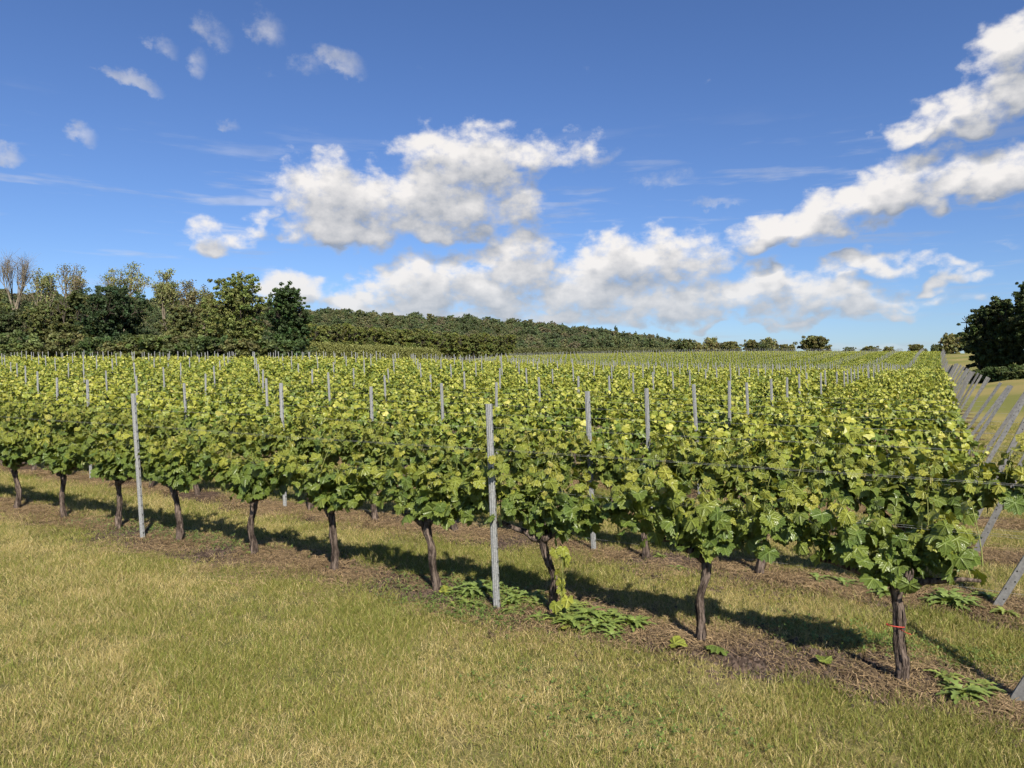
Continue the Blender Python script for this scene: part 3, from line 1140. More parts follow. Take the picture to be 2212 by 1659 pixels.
# ------------------------------------------------------------------ trees
def card_cloud(rng, centers, radii, per, size, tints, up=.35, squash=.8):
    """bent two-triangle leaf sprays round clump centres"""
    n_ = len(centers) * per
    c = np.repeat(centers, per, 0)
    rr_ = np.repeat(radii, per)[:, None]
    g = rng.normal(0, 1, (n_, 3))
    g /= np.linalg.norm(g, axis=1)[:, None]
    rad_ = rng.random(n_)[:, None] ** .42
    off = g * rad_ * rr_ * np.array([1, 1, squash])
    p = c + off
    nrm = g * .75 + rng.normal(0, .55, (n_, 3)) + np.array([0, 0, up])
    nrm /= np.linalg.norm(nrm, axis=1)[:, None]
    t = rng.normal(0, 1, (n_, 3))
    t -= nrm * (t * nrm).sum(1)[:, None]
    t /= np.linalg.norm(t, axis=1)[:, None]
    b = np.cross(nrm, t)
    s = size * rng.uniform(.6, 1.35, n_)[:, None]
    A = p - t * s
    B = p + t * s
    C = p + b * s * .62 + nrm * s * .18
    D_ = p - b * s * .62 + nrm * s * .18
    V = np.stack([A, B, C, D_], 1).reshape(-1, 3)
    k_ = np.arange(n_)[:, None] * 4
    T = np.stack([k_ + np.array([0, 1, 2]), k_ + np.array([1, 0, 3])], 1).reshape(-1, 3)
    tt = np.repeat(tints, per, 0) * rng.uniform(.75, 1.25, (n_, 1))
    return V, T, np.repeat(tt, 4, 0)


def skeleton(rng, depth=5, spread=.55, upb=.25, first=.34, kids=(2, 3), shrink=.74, wob=.10):
    tubes, tips = [], []

    def grow(p, d_, L, r_, dep):
        pts = [p]
        for k_ in range(3):
            d_ = d_ + rng.normal(0, wob, 3) + np.array([0, 0, upb * .15])
            d_ = d_ / np.linalg.norm(d_)
            p = p + d_ * L / 3
            pts.append(p)
        tubes.append((np.array(pts), np.linspace(r_, r_ * .68, 4), dep))
        if dep == 0:
            tips.append(p)
            return
        if dep <= 2:
            tips.append(pts[2])
        nk = rng.integers(kids[0], kids[1] + 1)
        ph = rng.uniform(0, 6.28)
        for k_ in range(nk):
            a_ = ph + k_ * 2 * math.pi / nk + rng.normal(0, .4)
            sp_ang = spread * rng.uniform(.6, 1.3)
            ref = np.array([1., 0, 0]) if abs(d_[0]) < .8 else np.array([0, 1., 0])
            e1 = np.cross(d_, ref)
            e1 /= np.linalg.norm(e1)
            e2 = np.cross(d_, e1)
            nd = d_ * math.cos(sp_ang) + (e1 * math.cos(a_) + e2 * math.sin(a_)) * math.sin(sp_ang) + np.array([0, 0, upb])
            nd /= np.linalg.norm(nd)
            grow(p, nd, L * shrink * rng.uniform(.8, 1.15), r_ * .66, dep - 1)
    grow(np.zeros(3), np.array([rng.normal(0, .05), rng.normal(0, .05), 1.0]), first, .035, depth)
    return tubes, np.array(tips)


def make_tree(seed, hgt, wid, kind, tint, leaf=.17, per=46):
    """returns trunk mesh and crown mesh of one tree, base at the origin"""
    rng = np.random.default_rng(seed)
    tint = np.array(tint)
    bare = kind == 'bare'
    if kind in ('ash', 'bare'):
        tubes, tips = skeleton(rng, 5 if kind == 'ash' else 6, .42 if kind == 'ash' else .55, .22 if kind == 'ash' else .30, .36 if kind == 'ash' else .30, (2, 3), .76)
    else:
        tubes, tips = skeleton(rng, 3, .6, .10, .28, (3, 4), .7)
    allp = np.vstack([t_[0] for t_ in tubes])
    lo, hi = allp.min(0), allp.max(0)
    crown_h = hgt * (.97 if kind in ('ash', 'bare') else .86)
    crown_w = wid * (.9 if kind in ('ash', 'bare') else .72)
    S = np.array([crown_w / (hi[0] - lo[0]), crown_w / (hi[1] - lo[1]), crown_h / hi[2]])
    shift = np.array([(lo[0] + hi[0]) / 2, (lo[1] + hi[1]) / 2, 0]) * S
    tb = MB()
    for pts, r_, dep in tubes:
        pp = pts * S
        pp = pp - shift * np.clip(pp[:, 2:3] / hgt * 2, 0, 1)
        pp[:, 2] = np.where(pts[:, 2] <= 1e-6, -.3, pp[:, 2])
        tb.tube(pp, np.maximum(r_ * hgt * .62, .012 if not bare else .014), 7 if dep > 3 else 4, (1, 1, 1), 0, cap=False)
    if bare:                     # fine twigs
        for tp in tips:
            p = tp * S
            p = p - shift * np.clip(p[2] / hgt * 2, 0, 1)
            for k_ in range(2):
                d_ = np.array([rng.normal(0, .6), rng.normal(0, .6), rng.uniform(.2, 1.)])
                tb.tube([p, p + d_ * hgt * .05, p + d_ * hgt * .09 + np.array([0, 0, .1])], [.011, .008, .005], 3, cap=False)
    trunk = tb.mesh('trunk', [M_TBARK if kind in ('ash', 'bare') else M_DBARK], True)
    if bare:
        return trunk, None
    if kind == 'ash':
        P_ = tips * S
        P_ = P_ - shift * np.clip(P_[:, 2:3] / hgt * 2, 0, 1)
        keep = P_[:, 2] > hgt * .50
        cs = P_[keep]
        cr = hgt * rng.uniform(.03, .065, len(cs))
    else:
        # lobed, uneven volume: a few big boughs, each a shell of small clumps
        nb = 11 if kind == 'dense' else 8
        bo, br = [], []
        zlo = .08 if kind != 'tall' else .05
        for k_ in range(nb):
            a_ = rng.uniform(0, 6.28)
            zz = zlo + .10 + (.78 - zlo) * (k_ + .5) / nb
            prof = math.sin(min(1, (zz - zlo + .16) / .62) * math.pi / 2) * math.sqrt(max(.1, 1 - ((zz - .35) / .72) ** 2 if zz > .35 else 1))
            rr_ = wid * .5 * prof * rng.uniform(.35, .62)
            bo.append((math.cos(a_) * rr_, math.sin(a_) * rr_, zz * hgt))
            br.append(rng.uniform(.24, .34) * wid * (.75 + .5 * prof) * .86)
        bo.append((0, 0, hgt * .5)); br.append(wid * .33)
        bo.append((0, 0, hgt * .80)); br.append(wid * .22)
        bo, br = np.array(bo), np.array(br)
        cs, cr = [], []
        ncl = 760 if kind == 'dense' else 240
        while len(cs) < ncl:
            k_ = rng.integers(len(bo))
            g = rng.normal(0, 1, 3)
            g /= np.linalg.norm(g)
            p = bo[k_] + g * br[k_] * (rng.uniform(.45, 1.0) if rng.random() < .85 else rng.uniform(1.0, 1.22)) * np.array([1, 1, .9 * min(1.2, hgt / wid)])
            if p[2] < hgt * .04 or p[2] > hgt:
                continue
            cs.append(p)
            cr.append(wid * (rng.uniform(.018, .062) if kind == 'dense' else rng.uniform(.035, .095)))
        cs, cr = np.array(cs), np.array(cr)
    ct = tint[None, :] * rng.uniform(.72, 1.28, (len(cs), 1)) * (1 + rng.normal(0, .07, (len(cs), 3)))
    if kind == 'dense':
        per, leaf = int(per * .85), leaf * .66
    V, T, C = card_cloud(rng, cs, cr, per, leaf, ct)
    crown = mesh_new('crown', V, T, C, [M_TREE])
    return trunk, crown


def plant_tree(name, label, X, d, hgt, wid, kind, tint, seed, group, leaf=.17, per=46, sink=0.0, meshes=None, rz=0.0, cat='tree'):
    x = (X - 1106) / FPX * d
    z = float(height(x, d)) - sink
    t = thing(name, label, cat, (x, d, z), rz, group)
    tm, cm_ = meshes if meshes else make_tree(seed, hgt, wid, kind, tint, leaf, per)
    if tm is not None:
        link('trunk', tm, t)
    if cm_ is not None:
        link('crown', cm_, t)
    return t


OLIVE = (.17, .175, .060)
ASH = (.22, .235, .085)
DARK = (.048, .076, .030)
BROWNISH = (.20, .185, .085)
GL = 'trees of the wood beyond the vineyard'


def px_h(top, d, X, sink=0):
    """height of a thing at depth d whose top shows at picture row 'top'"""
    x = (X - 1106) / FPX * d
    return H + (796 - top) / FPX * d - float(height(x, d)) + sink


WOOD = [
    # name, label, X, d, top, width px, kind, tint, leaf, per
    ('dead_tree', 'bare dead tree with fan of pale branches, tallest by the picture edge', 44, 92, 550, 74, 'bare', ASH, .15, 40),
    ('ash_tree', 'slim half-leafed ash with pale forked trunk beside the bare dead tree', 97, 90, 580, 50, 'ash', ASH, .105, 14),
    ('ash_tree', 'thin-crowned ash rising above the ivy-clad conical tree', 160, 93, 567, 82, 'ash', BROWNISH, .105, 12),
    ('dead_tree', 'leafless twiggy tree behind the round dark evergreen', 228, 95, 590, 44, 'bare', ASH, .15, 40),
    ('ash_tree', 'broad flat-topped ash with leafy crown behind the round dark evergreen', 292, 94, 572, 108, 'ash', (0.219, 0.228, 0.074), .105, 35),
    ('ash_tree', 'feathery ash with sky showing through, next to the flat-topped ash', 364, 92, 578, 66, 'ash', ASH, .105, 26),
    ('ash_tree', 'small sparse ash with visible stems in the gap of the wood', 411, 90, 604, 44, 'ash', BROWNISH, .105, 19),
    ('ash_tree', 'slender ash leaning against the big olive-green tree', 444, 90, 616, 34, 'ash', OLIVE, .105, 22),
    ('conical_tree', 'conical ivy-clad tree in the wood, olive green', 160, 86, 618, 70, 'tall', (0.099, 0.118, 0.038), .17, 46),
    ('evergreen_tree', 'round dark evergreen tree, broadest dark crown in the wood', 262, 80, 620, 146, 'dense', DARK, .17, 60),
    ('broadleaf_tree', 'big olive-green broadleaf tree with pale new leaves', 515, 84, 594, 140, 'dense', (0.173, 0.200, 0.058), .18, 56),
    ('oak_tree', 'dark green oak ending the wood, beside the low hedge', 622, 80, 616, 112, 'dense', (0.061, 0.098, 0.032), .17, 60),
    ('scrub_tree', 'dark leafy scrub tree under the bare dead tree', 18, 84, 668, 96, 'dense', (0.070, 0.089, 0.034), .17, 50),
    ('scrub_tree', 'olive scrub tree between the forked ash and the conical tree', 100, 85, 650, 90, 'dense', (0.139, 0.152, 0.052), .17, 46),
    ('scrub_tree', 'brownish scrub tree in the gap beside the feathery ash', 385, 88, 660, 90, 'dense', (0.139, 0.152, 0.053), .17, 46),
    ('scrub_tree', 'tall olive scrub tree at the picture edge beneath the dead tree', -20, 90, 625, 110, 'dense', (0.132, 0.150, 0.049), .17, 46),
    ('scrub_tree', 'rough brown-green scrub tree behind the conical tree', 208, 90, 640, 90, 'dense', (0.132, 0.142, 0.049), .17, 46),
    ('scrub_tree', 'thin olive scrub tree behind the slender ash', 455, 92, 648, 80, 'dense', (0.150, 0.162, 0.056), .17, 46),
]
for k, (nm, lab, X, d, top, wpx, kind, tint, lf, per) in enumerate(WOOD):
    hg = px_h(top, d, X)
    plant_tree(nm, lab, X, d, hg, wpx / FPX * d, kind, tint, 40 + k, GL, lf, per)

# hedgerow bushes along the foot of the wood
BUSH = [make_tree(200 + k, 3.6, 5.2, 'bush', [(0.083, 0.110, 0.035), (0.120, 0.148, 0.045), (0.073, 0.107, 0.035), (0.135, 0.145, 0.050)][k], .15, 40) for k in range(4)]
br_ = random.Random(4)
k = 0
for X in range(-120, 660, 34):
    d = 76 + br_.uniform(-2, 3)
    t = plant_tree('hedgerow_bush', 'tangled green hedgerow bush at the foot of the wood, %s from the picture edge' % ordinal(k), X + br_.uniform(-8, 8), d, 0, 0, '', (0, 0, 0), 0,
                   'bushes along the foot of the wood', meshes=BUSH[k % 4], rz=br_.uniform(0, 6.28), sink=.2, cat='bush')
    s = br_.uniform(.75, 1.15)
    t.scale = (s, s, s * br_.uniform(.75, 1.1))
    k += 1


def hedge_run(name, label, p0, p1, h0, h1, wid, tint, seed, n_=9000, leaf=.14):
    rng = np.random.default_rng(seed)
    t = rng.random(n_)
    a_ = rng.uniform(-1.25, 1.25, n_) * math.pi / 2
    hh = (h0 + (h1 - h0) * t) * (1 + .10 * (fbm(t * 14, t * 0, seed) - .5) * 2)
    endr = np.sqrt(np.clip(1 - ((np.abs(t - .5) * 2 - .90) / .10).clip(0, 1) ** 2, 0, 1))
    rr_ = rng.uniform(.75, 1.0, n_) ** .5
    lat = np.sign(np.sin(a_)) * np.abs(np.sin(a_)) ** .5 * wid / 2 * rr_
    zz = np.where(np.abs(a_) > math.pi / 2, rng.random(n_) * hh * .9, (np.abs(np.cos(a_)) ** .4) * hh * rr_) * (.35 + .65 * endr)
    zz = np.where(rng.random(n_) < .55, rng.random(n_) * hh * endr, zz)
    p0, p1 = np.array(p0), np.array(p1)
    d_ = (p1 - p0) / np.linalg.norm(p1 - p0)
    nn = np.array([-d_[1], d_[0]])
    xy = p0 + (p1 - p0) * t[:, None] + nn * lat[:, None]
    base = height(xy[:, 0], xy[:, 1])
    c = np.column_stack([xy, base + zz])
    o0 = np.array([p0[0], p0[1], float(height(*p0))])
    ct = np.array(tint) * rng.uniform(.75, 1.25, (n_, 1))
    V, T, C = card_cloud(rng, c - o0, np.full(n_, .28), 4, leaf, ct)
    tt = thing(name, label, 'hedge', tuple(o0))
    link('foliage', mesh_new('foliage', V, T, C, [M_TREE]), tt)
    mb = MB()
    for k_ in range(26):
        b_ = p0 + (p1 - p0) * (k_ + .5) / 26
        z_ = float(height(*b_))
        hk = (h0 + (h1 - h0) * (k_ + .5) / 26) * .8
        if 0 < k_ < 25:
            mb.tube([(b_[0] - o0[0], b_[1] - o0[1], z_ - o0[2] - .2), (b_[0] - o0[0] + rng.normal(0, .1), b_[1] - o0[1], z_ - o0[2] + hk)], [.06, .03], 5, cap=False)
    link('stems', mb.mesh('stems', [M_DBARK], True), tt)
    return tt


def at(X, d):
    return ((X - 1106) / FPX * d, d)


hedge_run('clipped_hedge', 'low clipped green hedge running from the dark oak to the tall windbreak', at(600, 84), at(935, 118), px_h(738, 84, 600), px_h(752, 118, 935), 4.0, (.215, .225, .070), 71, 14000, .10)
hedge_run('field_hedge', 'thin far hedge at the foot of the wooded hill', at(1060, 215), at(1480, 300), 3.4, 3.8, 4.0, (.13, .14, .055), 72, 5000, .25)

WBM = [make_tree(230 + k, 8.5, 4.6, 'tall', (.165 - .014 * k, .185 - .014 * k, .048), .20, 46) for k in range(3)]
for k in range(22):
    f = k / 21
    X = 668 + (1098 - 668) * f ** .92
    d = 125 + 85 * f
    hg = px_h(697 + 26 * f, d, X)
    t = plant_tree('windbreak_tree', 'narrow green tree in the planted windbreak, %s from the dark oak' % ordinal(k), X, d, 0, 0, '', (0, 0, 0), 0,
                   'trees of the planted windbreak', meshes=WBM[k % 3], rz=k * 1.7)
    s = hg / 8.5 * br_.uniform(.95, 1.04)
    t.scale = (1.05, 1.05, s)

# dark trees on the right, and their neighbours just out of the picture
RT = [(2118, 62, 655, 92), (2170, 60, 640, 96), (2235, 57, 606, 110), (2330, 54, 590, 120), (2440, 50, 560, 140)]
RL = ['dark dense broadleaf tree leading the clump beside the grass path', 'dark dense broadleaf tree in the middle of the clump beside the path', 'tallest dark broadleaf tree of the clump beside the path',
      'dark broadleaf tree behind the tallest one of the path clump', 'dark broadleaf tree at the near end of the path clump']
for k, (X, d, top, wpx) in enumerate(RT):
    plant_tree('broadleaf_tree', RL[k], X, d, px_h(top, d, X), wpx / FPX * d * 1.1, 'dense', (.072, .096, .034), 90 + k, 'dark trees beside the grass path', .16, 62)
for k, (X, d) in enumerate(((2125, 57), (2165, 55), (2205, 53))):
    plant_tree('path_shrub', ['low dark shrub at the tip of the tree clump by the path', 'low dark shrub under the middle of the path clump', 'low dark shrub by the picture edge under the path clump'][k],
               X, d, 0, 0, '', (0, 0, 0), 0, 'shrubs under the dark trees', meshes=BUSH[(k * 2) % 4], rz=k * 2.1, sink=.5, cat='shrub').scale = (.62, .62, .42)

# single trees and bushes on the skyline
SKY = [(1478, 225, 733, 36), (1508, 228, 740, 34), (1541, 230, 730, 32), (1578, 226, 738, 38), (1624, 228, 734, 30), (1650, 226, 739, 30), (1664, 230, 731, 34),
       (1692, 226, 744, 24), (1708, 228, 745, 20), (1760, 226, 726, 52), (1832, 224, 750, 24), (1876, 222, 748, 36), (1922, 224, 749, 22), (1981, 220, 744, 34), (2020, 215, 744, 14), (2053, 214, 722, 46), (2088, 214, 716, 40)]
SLAB = ['dark round tree where the wooded hill meets the skyline', 'brownish low tree next to the dark round tree on the skyline', 'pale-topped tree in the skyline hedge, past the hill foot', 'low dark tree closing the first skyline hedge',
        'leftmost rounded tree of the second skyline cluster', 'middle tree of the second skyline cluster', 'pale tallest tree of the second skyline cluster', 'small bush after the second skyline cluster', 'tiny bush before the gap on the skyline',
        'single large round tree standing alone on the skyline', 'small low bush peeping over the ridge right of the lone round tree', 'wide low bush on the ridge skyline', 'small bush between two wider ridge bushes',
        'low dome-shaped bush on the ridge near the row ends', 'little pointed tree at the end of the ridge rows', 'round tree standing beyond the sunny grass path', 'dark tree joining the path tree to the dark clump']
STM = [make_tree(260 + k, 6.0, 7.0, 'bush', [(0.157, 0.161, 0.058), (0.214, 0.206, 0.081), (0.112, 0.131, 0.049)][k], .26, 26) for k in range(3)]
for k, (X, d, top, wpx) in enumerate(SKY):
    t = plant_tree('skyline_tree' if top < 744 else 'skyline_bush', SLAB[k], X, d, 0, 0, '', (0, 0, 0), 0, 'trees and bushes along the skyline', meshes=STM[[2, 1, 1, 0, 0, 2, 1, 0, 1, 0, 2, 0, 1, 0, 2, 1, 2][k]], rz=k * 1.3, sink=.6,
                   cat='tree' if top < 744 else 'bush')
    hh = px_h(top, d, X, .6)
    w = wpx / FPX * d * 1.3
    t.scale = (w / 7.0, w / 7.0, hh / 6.0)

# the wood on the far hill reads as one mass
hr = np.random.default_rng(55)
HT = [make_tree(280 + k, 9.0, [9.0, 7.0, 10.0, 8.0, 6.0, 9.0][k], 'bush', [(0.129, 0.148, 0.063), (0.169, 0.174, 0.082), (0.106, 0.132, 0.059), (0.185, 0.172, 0.098), (0.087, 0.111, 0.050), (0.145, 0.169, 0.069)][k], .30, 22)[1] for k in range(6)]  # crown tints greyed: haze over the hill is put into the colour
pts, vs, ss = [], [], []
for k in range(3400):
    X = hr.uniform(-500, 1600)
    d = math.sqrt(hr.uniform(330 ** 2, 560 ** 2))
    x = (X - 1106) / FPX * d
    if X > 1480 and d < 420 or X > 1400 and hr.random() < .4:
        continue
    pts.append((x, d, float(height(x, d)) - .8))
    vs.append(int(hr.integers(6)) if hr.random() < .5 else int(6 * min(.999, max(0, float(fbm(x * .02, d * .02, 7)) * 1.6 - .3))))
    s = hr.uniform(.45, 1.15)
    ss.append((s, s, s ** .6 * hr.uniform(.75, 1.2)))
for X, d in ((1268, 545), (1300, 540), (1372, 535), (1392, 540), (1176, 545), (905, 548), (848, 545), (1330, 500), (1215, 540), (1420, 520)):
    x = (X - 1106) / FPX * d
    pts.append((x, d, float(height(x, d))))
    vs.append(4)
    ss.append((.55, .55, 1.35))
rt = np.zeros((len(pts), 3))
rt[:, 2] = hr.uniform(0, 6.28, len(pts))
scatter('hill_wood', np.array(pts), rt, np.array(ss), np.array(vs), HT, 'mixed wood covering the long hill behind the vineyard', 'wood')


# ------------------------------------------------------------------ grass, straw, weeds
gr = np.random.default_rng(77)
G_GREEN, G_OLIVE, G_STRAW, G_PALE = np.array([.150, .185, .036]), np.array([.245, .232, .056]), np.array([.45, .365, .142]), np.array([.62, .51, .25])


def grass_patch(seed, straw, hgt, n_=150, rad_=.17, lay=0.0):
    rng = np.random.default_rng(seed)
    mb = MB()
    for k_ in range(n_):
        rr_, a_ = rad_ * math.sqrt(rng.random()), rng.uniform(0, 6.28)
        p = np.array([rr_ * math.cos(a_), rr_ * math.sin(a_), -.005])
        is_straw = rng.random() < straw
        h_ = hgt * rng.uniform(.5, 1.35)
        lean = rng.normal(0, .55, 2) + (rng.normal(0, 1.6, 2) if (is_straw and rng.random() < .45) or rng.random() < lay else 0)
        d_ = np.array([lean[0], lean[1], 1.0])
        d_ /= np.linalg.norm(d_)
        w_a = rng.uniform(0, 6.28)
        w_ = np.array([math.cos(w_a), math.sin(w_a), 0]) * rng.uniform(.0010, .0021) * (.8 if is_straw else 1.15)
        m_p = p + d_ * h_ * .55
        tip = p + d_ * h_ + np.array([lean[0], lean[1], -.3 * np.hypot(*lean)]) * h_ * .25
        tip[2] = max(tip[2], .004)
        if is_straw:
            c = (G_STRAW if rng.random() < .7 else G_PALE) * rng.uniform(.7, 1.15)
        else:
            c = (G_GREEN + (G_OLIVE - G_GREEN) * rng.random()) * rng.uniform(.7, 1.25)
        mb.add([p - w_, p + w_, m_p - w_ * .8, m_p + w_ * .8, tip], [(0, 1, 3), (0, 3, 2), (2, 3, 4)], c)
    return mb.mesh('grass_tuft', [M_GRASS])


GV = [grass_patch(301, .18, .052), grass_patch(302, .36, .050), grass_patch(303, .58, .047), grass_patch(304, .88, .042), grass_patch(305, .22, .075, 140), grass_patch(306, .55, .080, 120), grass_patch(307, .6, .05, 150, .17, .4)]
gp, gv, gs = [], [], []


def row_dist(x, y):
    v = x * DV[0] + y * DV[1]
    u = x * DU[0] + y * DU[1]
    k_ = (v - ROW0) / ROWS
    dd = np.abs(k_ - np.round(k_)) * ROWS
    dd = np.where((k_ < -.45) | (u < -1.2), 9.0, dd)
    return dd, u, v


for (d0, d1, dens) in ((2.6, 5.5, 95), (5.5, 9, 70), (9, 15, 42), (15, 24, 16)):
    area = .5 * 1.66 * (d1 ** 2 - d0 ** 2)
    n_ = int(area * dens)
    y = np.sqrt(gr.uniform(d0 ** 2, d1 ** 2, n_))
    x = y * gr.uniform(-.83, .83, n_)
    dd, u, v = row_dist(x, y)
    wob = fbm(x * 1.1, y * 1.1, 91) - .5
    keep = (dd + wob * .5 > .36) | (gr.random(n_) < .05)
    x, y = x[keep], y[keep]
    dry = fbm(x * .55, y * .55, 17) * .75 + fbm(x * 2.3, y * 2.3, 29) * .5 + gr.normal(0, .10, len(x))
    vk = x * DV[0] + y * DV[1]
    dry = dry + .07 * np.cos((vk - ROW0 + 1.15) / 1.5 * 2 * math.pi) * (vk < ROW0)
    tall = fbm(x * .9, y * .9, 43)
    vv_ = np.digitize(dry, [.47, .57, .67])
    vv_ = np.where((tall > .62) & (gr.random(len(x)) < .5), np.where(dry > .6, 5, 4), vv_)
    vv_ = np.where((gr.random(len(x)) < .18) & (vv_ < 4), 6, vv_)
    z = height(x, y) + .004
    gp.append(np.stack([x, y, z], 1))
    gv.append(vv_)
    s = gr.uniform(.8, 1.25, len(x)) * (1.0 if d0 < 9 else 1.25)
    gs.append(np.stack([s, s, s * gr.uniform(.75, 1.2, len(x))], 1))
gp, gv, gs = np.vstack(gp), np.concatenate(gv), np.vstack(gs)
grt = np.zeros((len(gp), 3))
grt[:, 2] = gr.uniform(0, 6.28, len(gp))
print('grass tufts', len(gp))
scatter('grass', gp, grt, gs, gv, GV, 'sun-bleached mown grass covering the meadow', 'grass')


def straw_patch(seed, n_=80, rad_=.22):
    rng = np.random.default_rng(seed)
    mb = MB()
    for k_ in range(n_):
        rr_, a_ = rad_ * math.sqrt(rng.random()), rng.uniform(0, 6.28)
        L = rng.uniform(.025, .12) if rng.random() < .85 else rng.uniform(.12, .22)
        b_ = rng.normal(.4, .8)
        d_ = np.array([math.cos(b_), math.sin(b_), rng.normal(0, .10)])
        p = np.array([rr_ * math.cos(a_), rr_ * math.sin(a_), rng.uniform(.004, .022)])
        w_ = np.array([-d_[1], d_[0], .3]) * rng.uniform(.0008, .0019)
        q0, q1 = p - d_ * L / 2, p + d_ * L / 2
        q0[2], q1[2] = max(q0[2], .003), max(q1[2], .003)
        md = p + np.array([rng.normal(0, .01), rng.normal(0, .01), .012])
        c = np.array([.42, .30, .165]) * rng.uniform(.22, 1.15)
        mb.add([q0 - w_, q0 + w_, md - w_, md + w_, q1 - w_, q1 + w_], [(0, 1, 3), (0, 3, 2), (2, 3, 5), (2, 5, 4)], c)
    return mb.mesh('straw_bunch', [M_GRASS])


SV = [straw_patch(330 + k) for k in range(4)]
n_ = 4300
u = gr.uniform(-1.6, 18, n_)
r_ = gr.integers(0, 4, n_)
v = ROW0 + r_ * ROWS + gr.normal(0, .22, n_)
x, y = u * DU[0] + v * DV[0], u * DU[1] + v * DV[1]
k_ = (y > 2.5) & (np.abs(x / y) < .85) & (fbm(x * 1.3, y * 1.3, 63) > .46)
bare_ = (r_ == 0) & (u > .25) & (u < 1.15)      # bare dark soil between the last two vines
k_ &= ~(bare_ & (gr.random(n_) < .8))
x, y = x[k_], y[k_]
m_n = len(x)
rt = np.zeros((m_n, 3))
rt[:, 2] = gr.uniform(0, 6.28, m_n)
s = gr.uniform(.7, 1.3, m_n)
scatter('straw', np.stack([x, y, height(x, y) + .006], 1), rt, np.stack([s, s, s], 1), gr.integers(0, 4, m_n), SV, 'dry straw and cut stalks strewn along the vine strips', 'straw')

# crumbs of soil and wood on the bare strips
clod = []
for k in range(4):
    rng = np.random.default_rng(350 + k)
    mb = MB()
    for q_ in range(16):
        p = np.array([rng.normal(0, .08), rng.normal(0, .08), .003])
        s = rng.uniform(.006, .018)
        ic = np.array([(1, 0, 0), (-1, 0, 0), (0, 1, 0), (0, -1, 0), (0, 0, 1), (0, 0, -.6)]) * s * rng.uniform(.6, 1.4, (6, 1))
        ic[:, :2] *= rng.uniform(.7, 2.4)
        mb.add(ic + p, [(0, 2, 4), (2, 1, 4), (1, 3, 4), (3, 0, 4), (2, 0, 5), (1, 2, 5), (3, 1, 5), (0, 3, 5)], np.array([.075, .052, .038]) * rng.uniform(.5, 2.0))
    clod.append(mb.mesh('clods', [M_GRASS]))
n_ = 2600
u = gr.uniform(-1.5, 9, n_)
v = ROW0 + gr.integers(0, 2, n_) * ROWS + gr.normal(0, .2, n_)
x, y = u * DU[0] + v * DV[0], u * DU[1] + v * DV[1]
rt = np.zeros((n_, 3))
rt[:, 2] = gr.uniform(0, 6.28, n_)
scatter('soil_crumbs', np.stack([x, y, height(x, y) + .003], 1), rt, np.ones((n_, 3)), gr.integers(0, 4, n_), clod, 'dark crumbs of soil and wood chips under the vines', 'soil')


# leafy weeds under the vines
def weed_mesh(seed, n_=11, L=.16, tint=(.105, .17, .045)):
    rng = np.random.default_rng(seed)
    mb = MB()
    for k_ in range(n_):
        a_ = k_ * 2.4 + rng.normal(0, .3)
        el_ = rng.uniform(.35, 1.4)
        ln = L * rng.uniform(.55, 1.15)
        o_ = np.array([math.cos(a_), math.sin(a_), 0])
        sd = np.array([-o_[1], o_[0], 0])
        m_ = 11
        V = []
        for i_ in range(m_):
            t = i_ / (m_ - 1)
            c = o_ * ln * t * math.cos(el_ * (1 - .5 * t)) + np.array([0, 0, .008 + ln * (math.sin(el_) * t - .75 * t * t * math.sin(el_))])
            w_ = ln * .115 * math.sin(math.pi * (.12 + .84 * t) ** .9) * (1.45 if i_ % 2 else .55)
            V += [c - sd * w_ + np.array([0, 0, w_ * .35]), c, c + sd * w_ + np.array([0, 0, w_ * .35])]
        T = []
        for i_ in range(m_ - 1):
            b_ = i_ * 3
            T += [(b_, b_ + 1, b_ + 4), (b_, b_ + 4, b_ + 3), (b_ + 1, b_ + 2, b_ + 5), (b_ + 1, b_ + 5, b_ + 4)]
        mb.add(V, T, np.array(tint) * rng.uniform(.75, 1.3))
    return mb.mesh('weed', [M_FAR], True)


WM = [weed_mesh(360, 20, .17, (.17, .225, .05)), weed_mesh(361, 17, .15, (.19, .235, .055)), weed_mesh(362, 22, .20, (.15, .20, .05)), weed_mesh(363, 15, .13, (.20, .24, .055))]
wr = np.random.default_rng(41)


def weeds(label, u0, u1, v0, v1, n_, group, smin=.7, smax=1.2):
    for k_ in range(n_):
        x, y = uv_xy(wr.uniform(u0, u1), wr.uniform(v0, v1))
        o = link('weed', WM[int(wr.integers(4))], None, (x, y, float(height(x, y))), wr.uniform(0, 6.28))
        s_ = wr.uniform(smin, smax)
        o.scale = (s_, s_, s_)
        tag(o, label, 'weed', group)


weeds('fresh green toothed weed at the foot of the middle front post', 2.75, 3.45, ROW0 - .28, ROW0 + .25, 22, 'weeds round the middle front post')
weeds('fresh green toothed weed beside the vine with the hanging sucker', 1.75, 2.65, ROW0 - .28, ROW0 + .20, 24, 'weeds between the second and third front vines')
weeds('grey-green weed near the end vine of the front row', -.35, .05, ROW0 - .20, ROW0 + .2, 5, 'weeds by the front row end')
weeds('small weed at the end of the second row', -.6, .4, ROW0 + ROWS - .2, ROW0 + ROWS + .3, 8, 'weeds by the second row end')
weeds('small weed on the straw strip of the second row', .6, 2.6, ROW0 + ROWS - .3, ROW0 + ROWS + .2, 7, 'weeds on the second row strip', .5, .8)

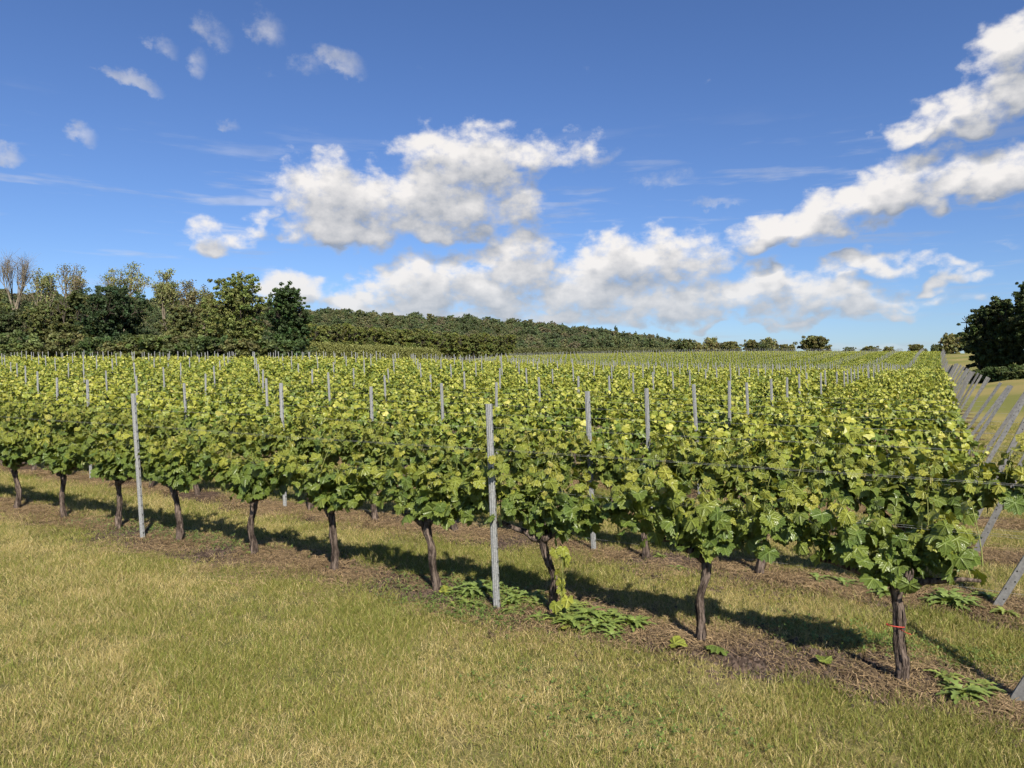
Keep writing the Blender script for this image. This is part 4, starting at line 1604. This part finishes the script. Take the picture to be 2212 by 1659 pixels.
# low clover mats
cm = MB()
rng = np.random.default_rng(66)
for (uc, vc, su, sv, cnt) in ((3.45, ROW0 + .10, .45, .20, 900), (3.2, ROW0 - .35, .35, .12, 400), (.35, ROW0 + .62, .50, .14, 800), (7.1, ROW0 + .15, .6, .15, 600), (8.6, ROW0 + .1, .6, .2, 500), (1.6, ROW0 - 1.3, .5, .2, 250)):
    for k_ in range(cnt):
        x, y = uv_xy(rng.normal(uc, su), rng.normal(vc, sv))
        z = float(height(x, y)) + rng.uniform(.015, .055)
        a_ = rng.uniform(0, 6.28)
        s_ = rng.uniform(.008, .015)
        c = np.array([.12, .175, .038]) * rng.uniform(.7, 1.4)
        tl = rng.normal(0, .35, 2)
        for q_ in range(3):
            b_ = a_ + q_ * 2.1
            o_ = np.array([math.cos(b_), math.sin(b_), tl[0] * math.cos(b_) + tl[1] * math.sin(b_)])
            sd = np.array([-math.sin(b_), math.cos(b_), 0])
            p = np.array([x, y, z])
            cm.add([p, p + o_ * s_ + sd * s_ * .6, p + o_ * s_ * 1.7, p + o_ * s_ - sd * s_ * .6], [(0, 3, 2), (0, 2, 1)], c)
tag(link('clover', cm.mesh('clover', [M_FAR])), 'low dark green clover mats beneath the front vines', 'clover', kind='stuff')

# fallen vine leaves
FL = [('wilted green vine leaf lying on the dark soil between the last two front vines', .62, ROW0 - .02, .075), ('pale curled vine leaf on the ground by the hanging sucker', 2.35, ROW0 - .30, .08),
      ('big drooping green vine leaf lying at the foot of the second front vine', 1.28, ROW0 - .12, .10), ('pale vine leaf lying left of the second front vine base', 1.55, ROW0 - .22, .085),
      ('pale yellow-green vine leaf lying at the foot of the fourth front vine', 3.62, ROW0 - .05, .085), ('vine leaf lying beside the foot of the sixth front vine', 6.15, ROW0 + .02, .08)]
for k, (lab, u, v, s) in enumerate(FL):
    x, y = uv_xy(u, v)
    o = link('fallen_leaf', LEAF_MESH[[3, 6, 1, 5, 6, 4][k], k], None, (x, y, float(height(x, y)) + .045))
    o.rotation_euler = (R([12, -15, 20, 8, 15, -10][k]), R([8, 12, -10, 14, 5, 9][k]), k * 1.4)
    o.scale = (s, s, s)
    tag(o, lab, 'leaf')
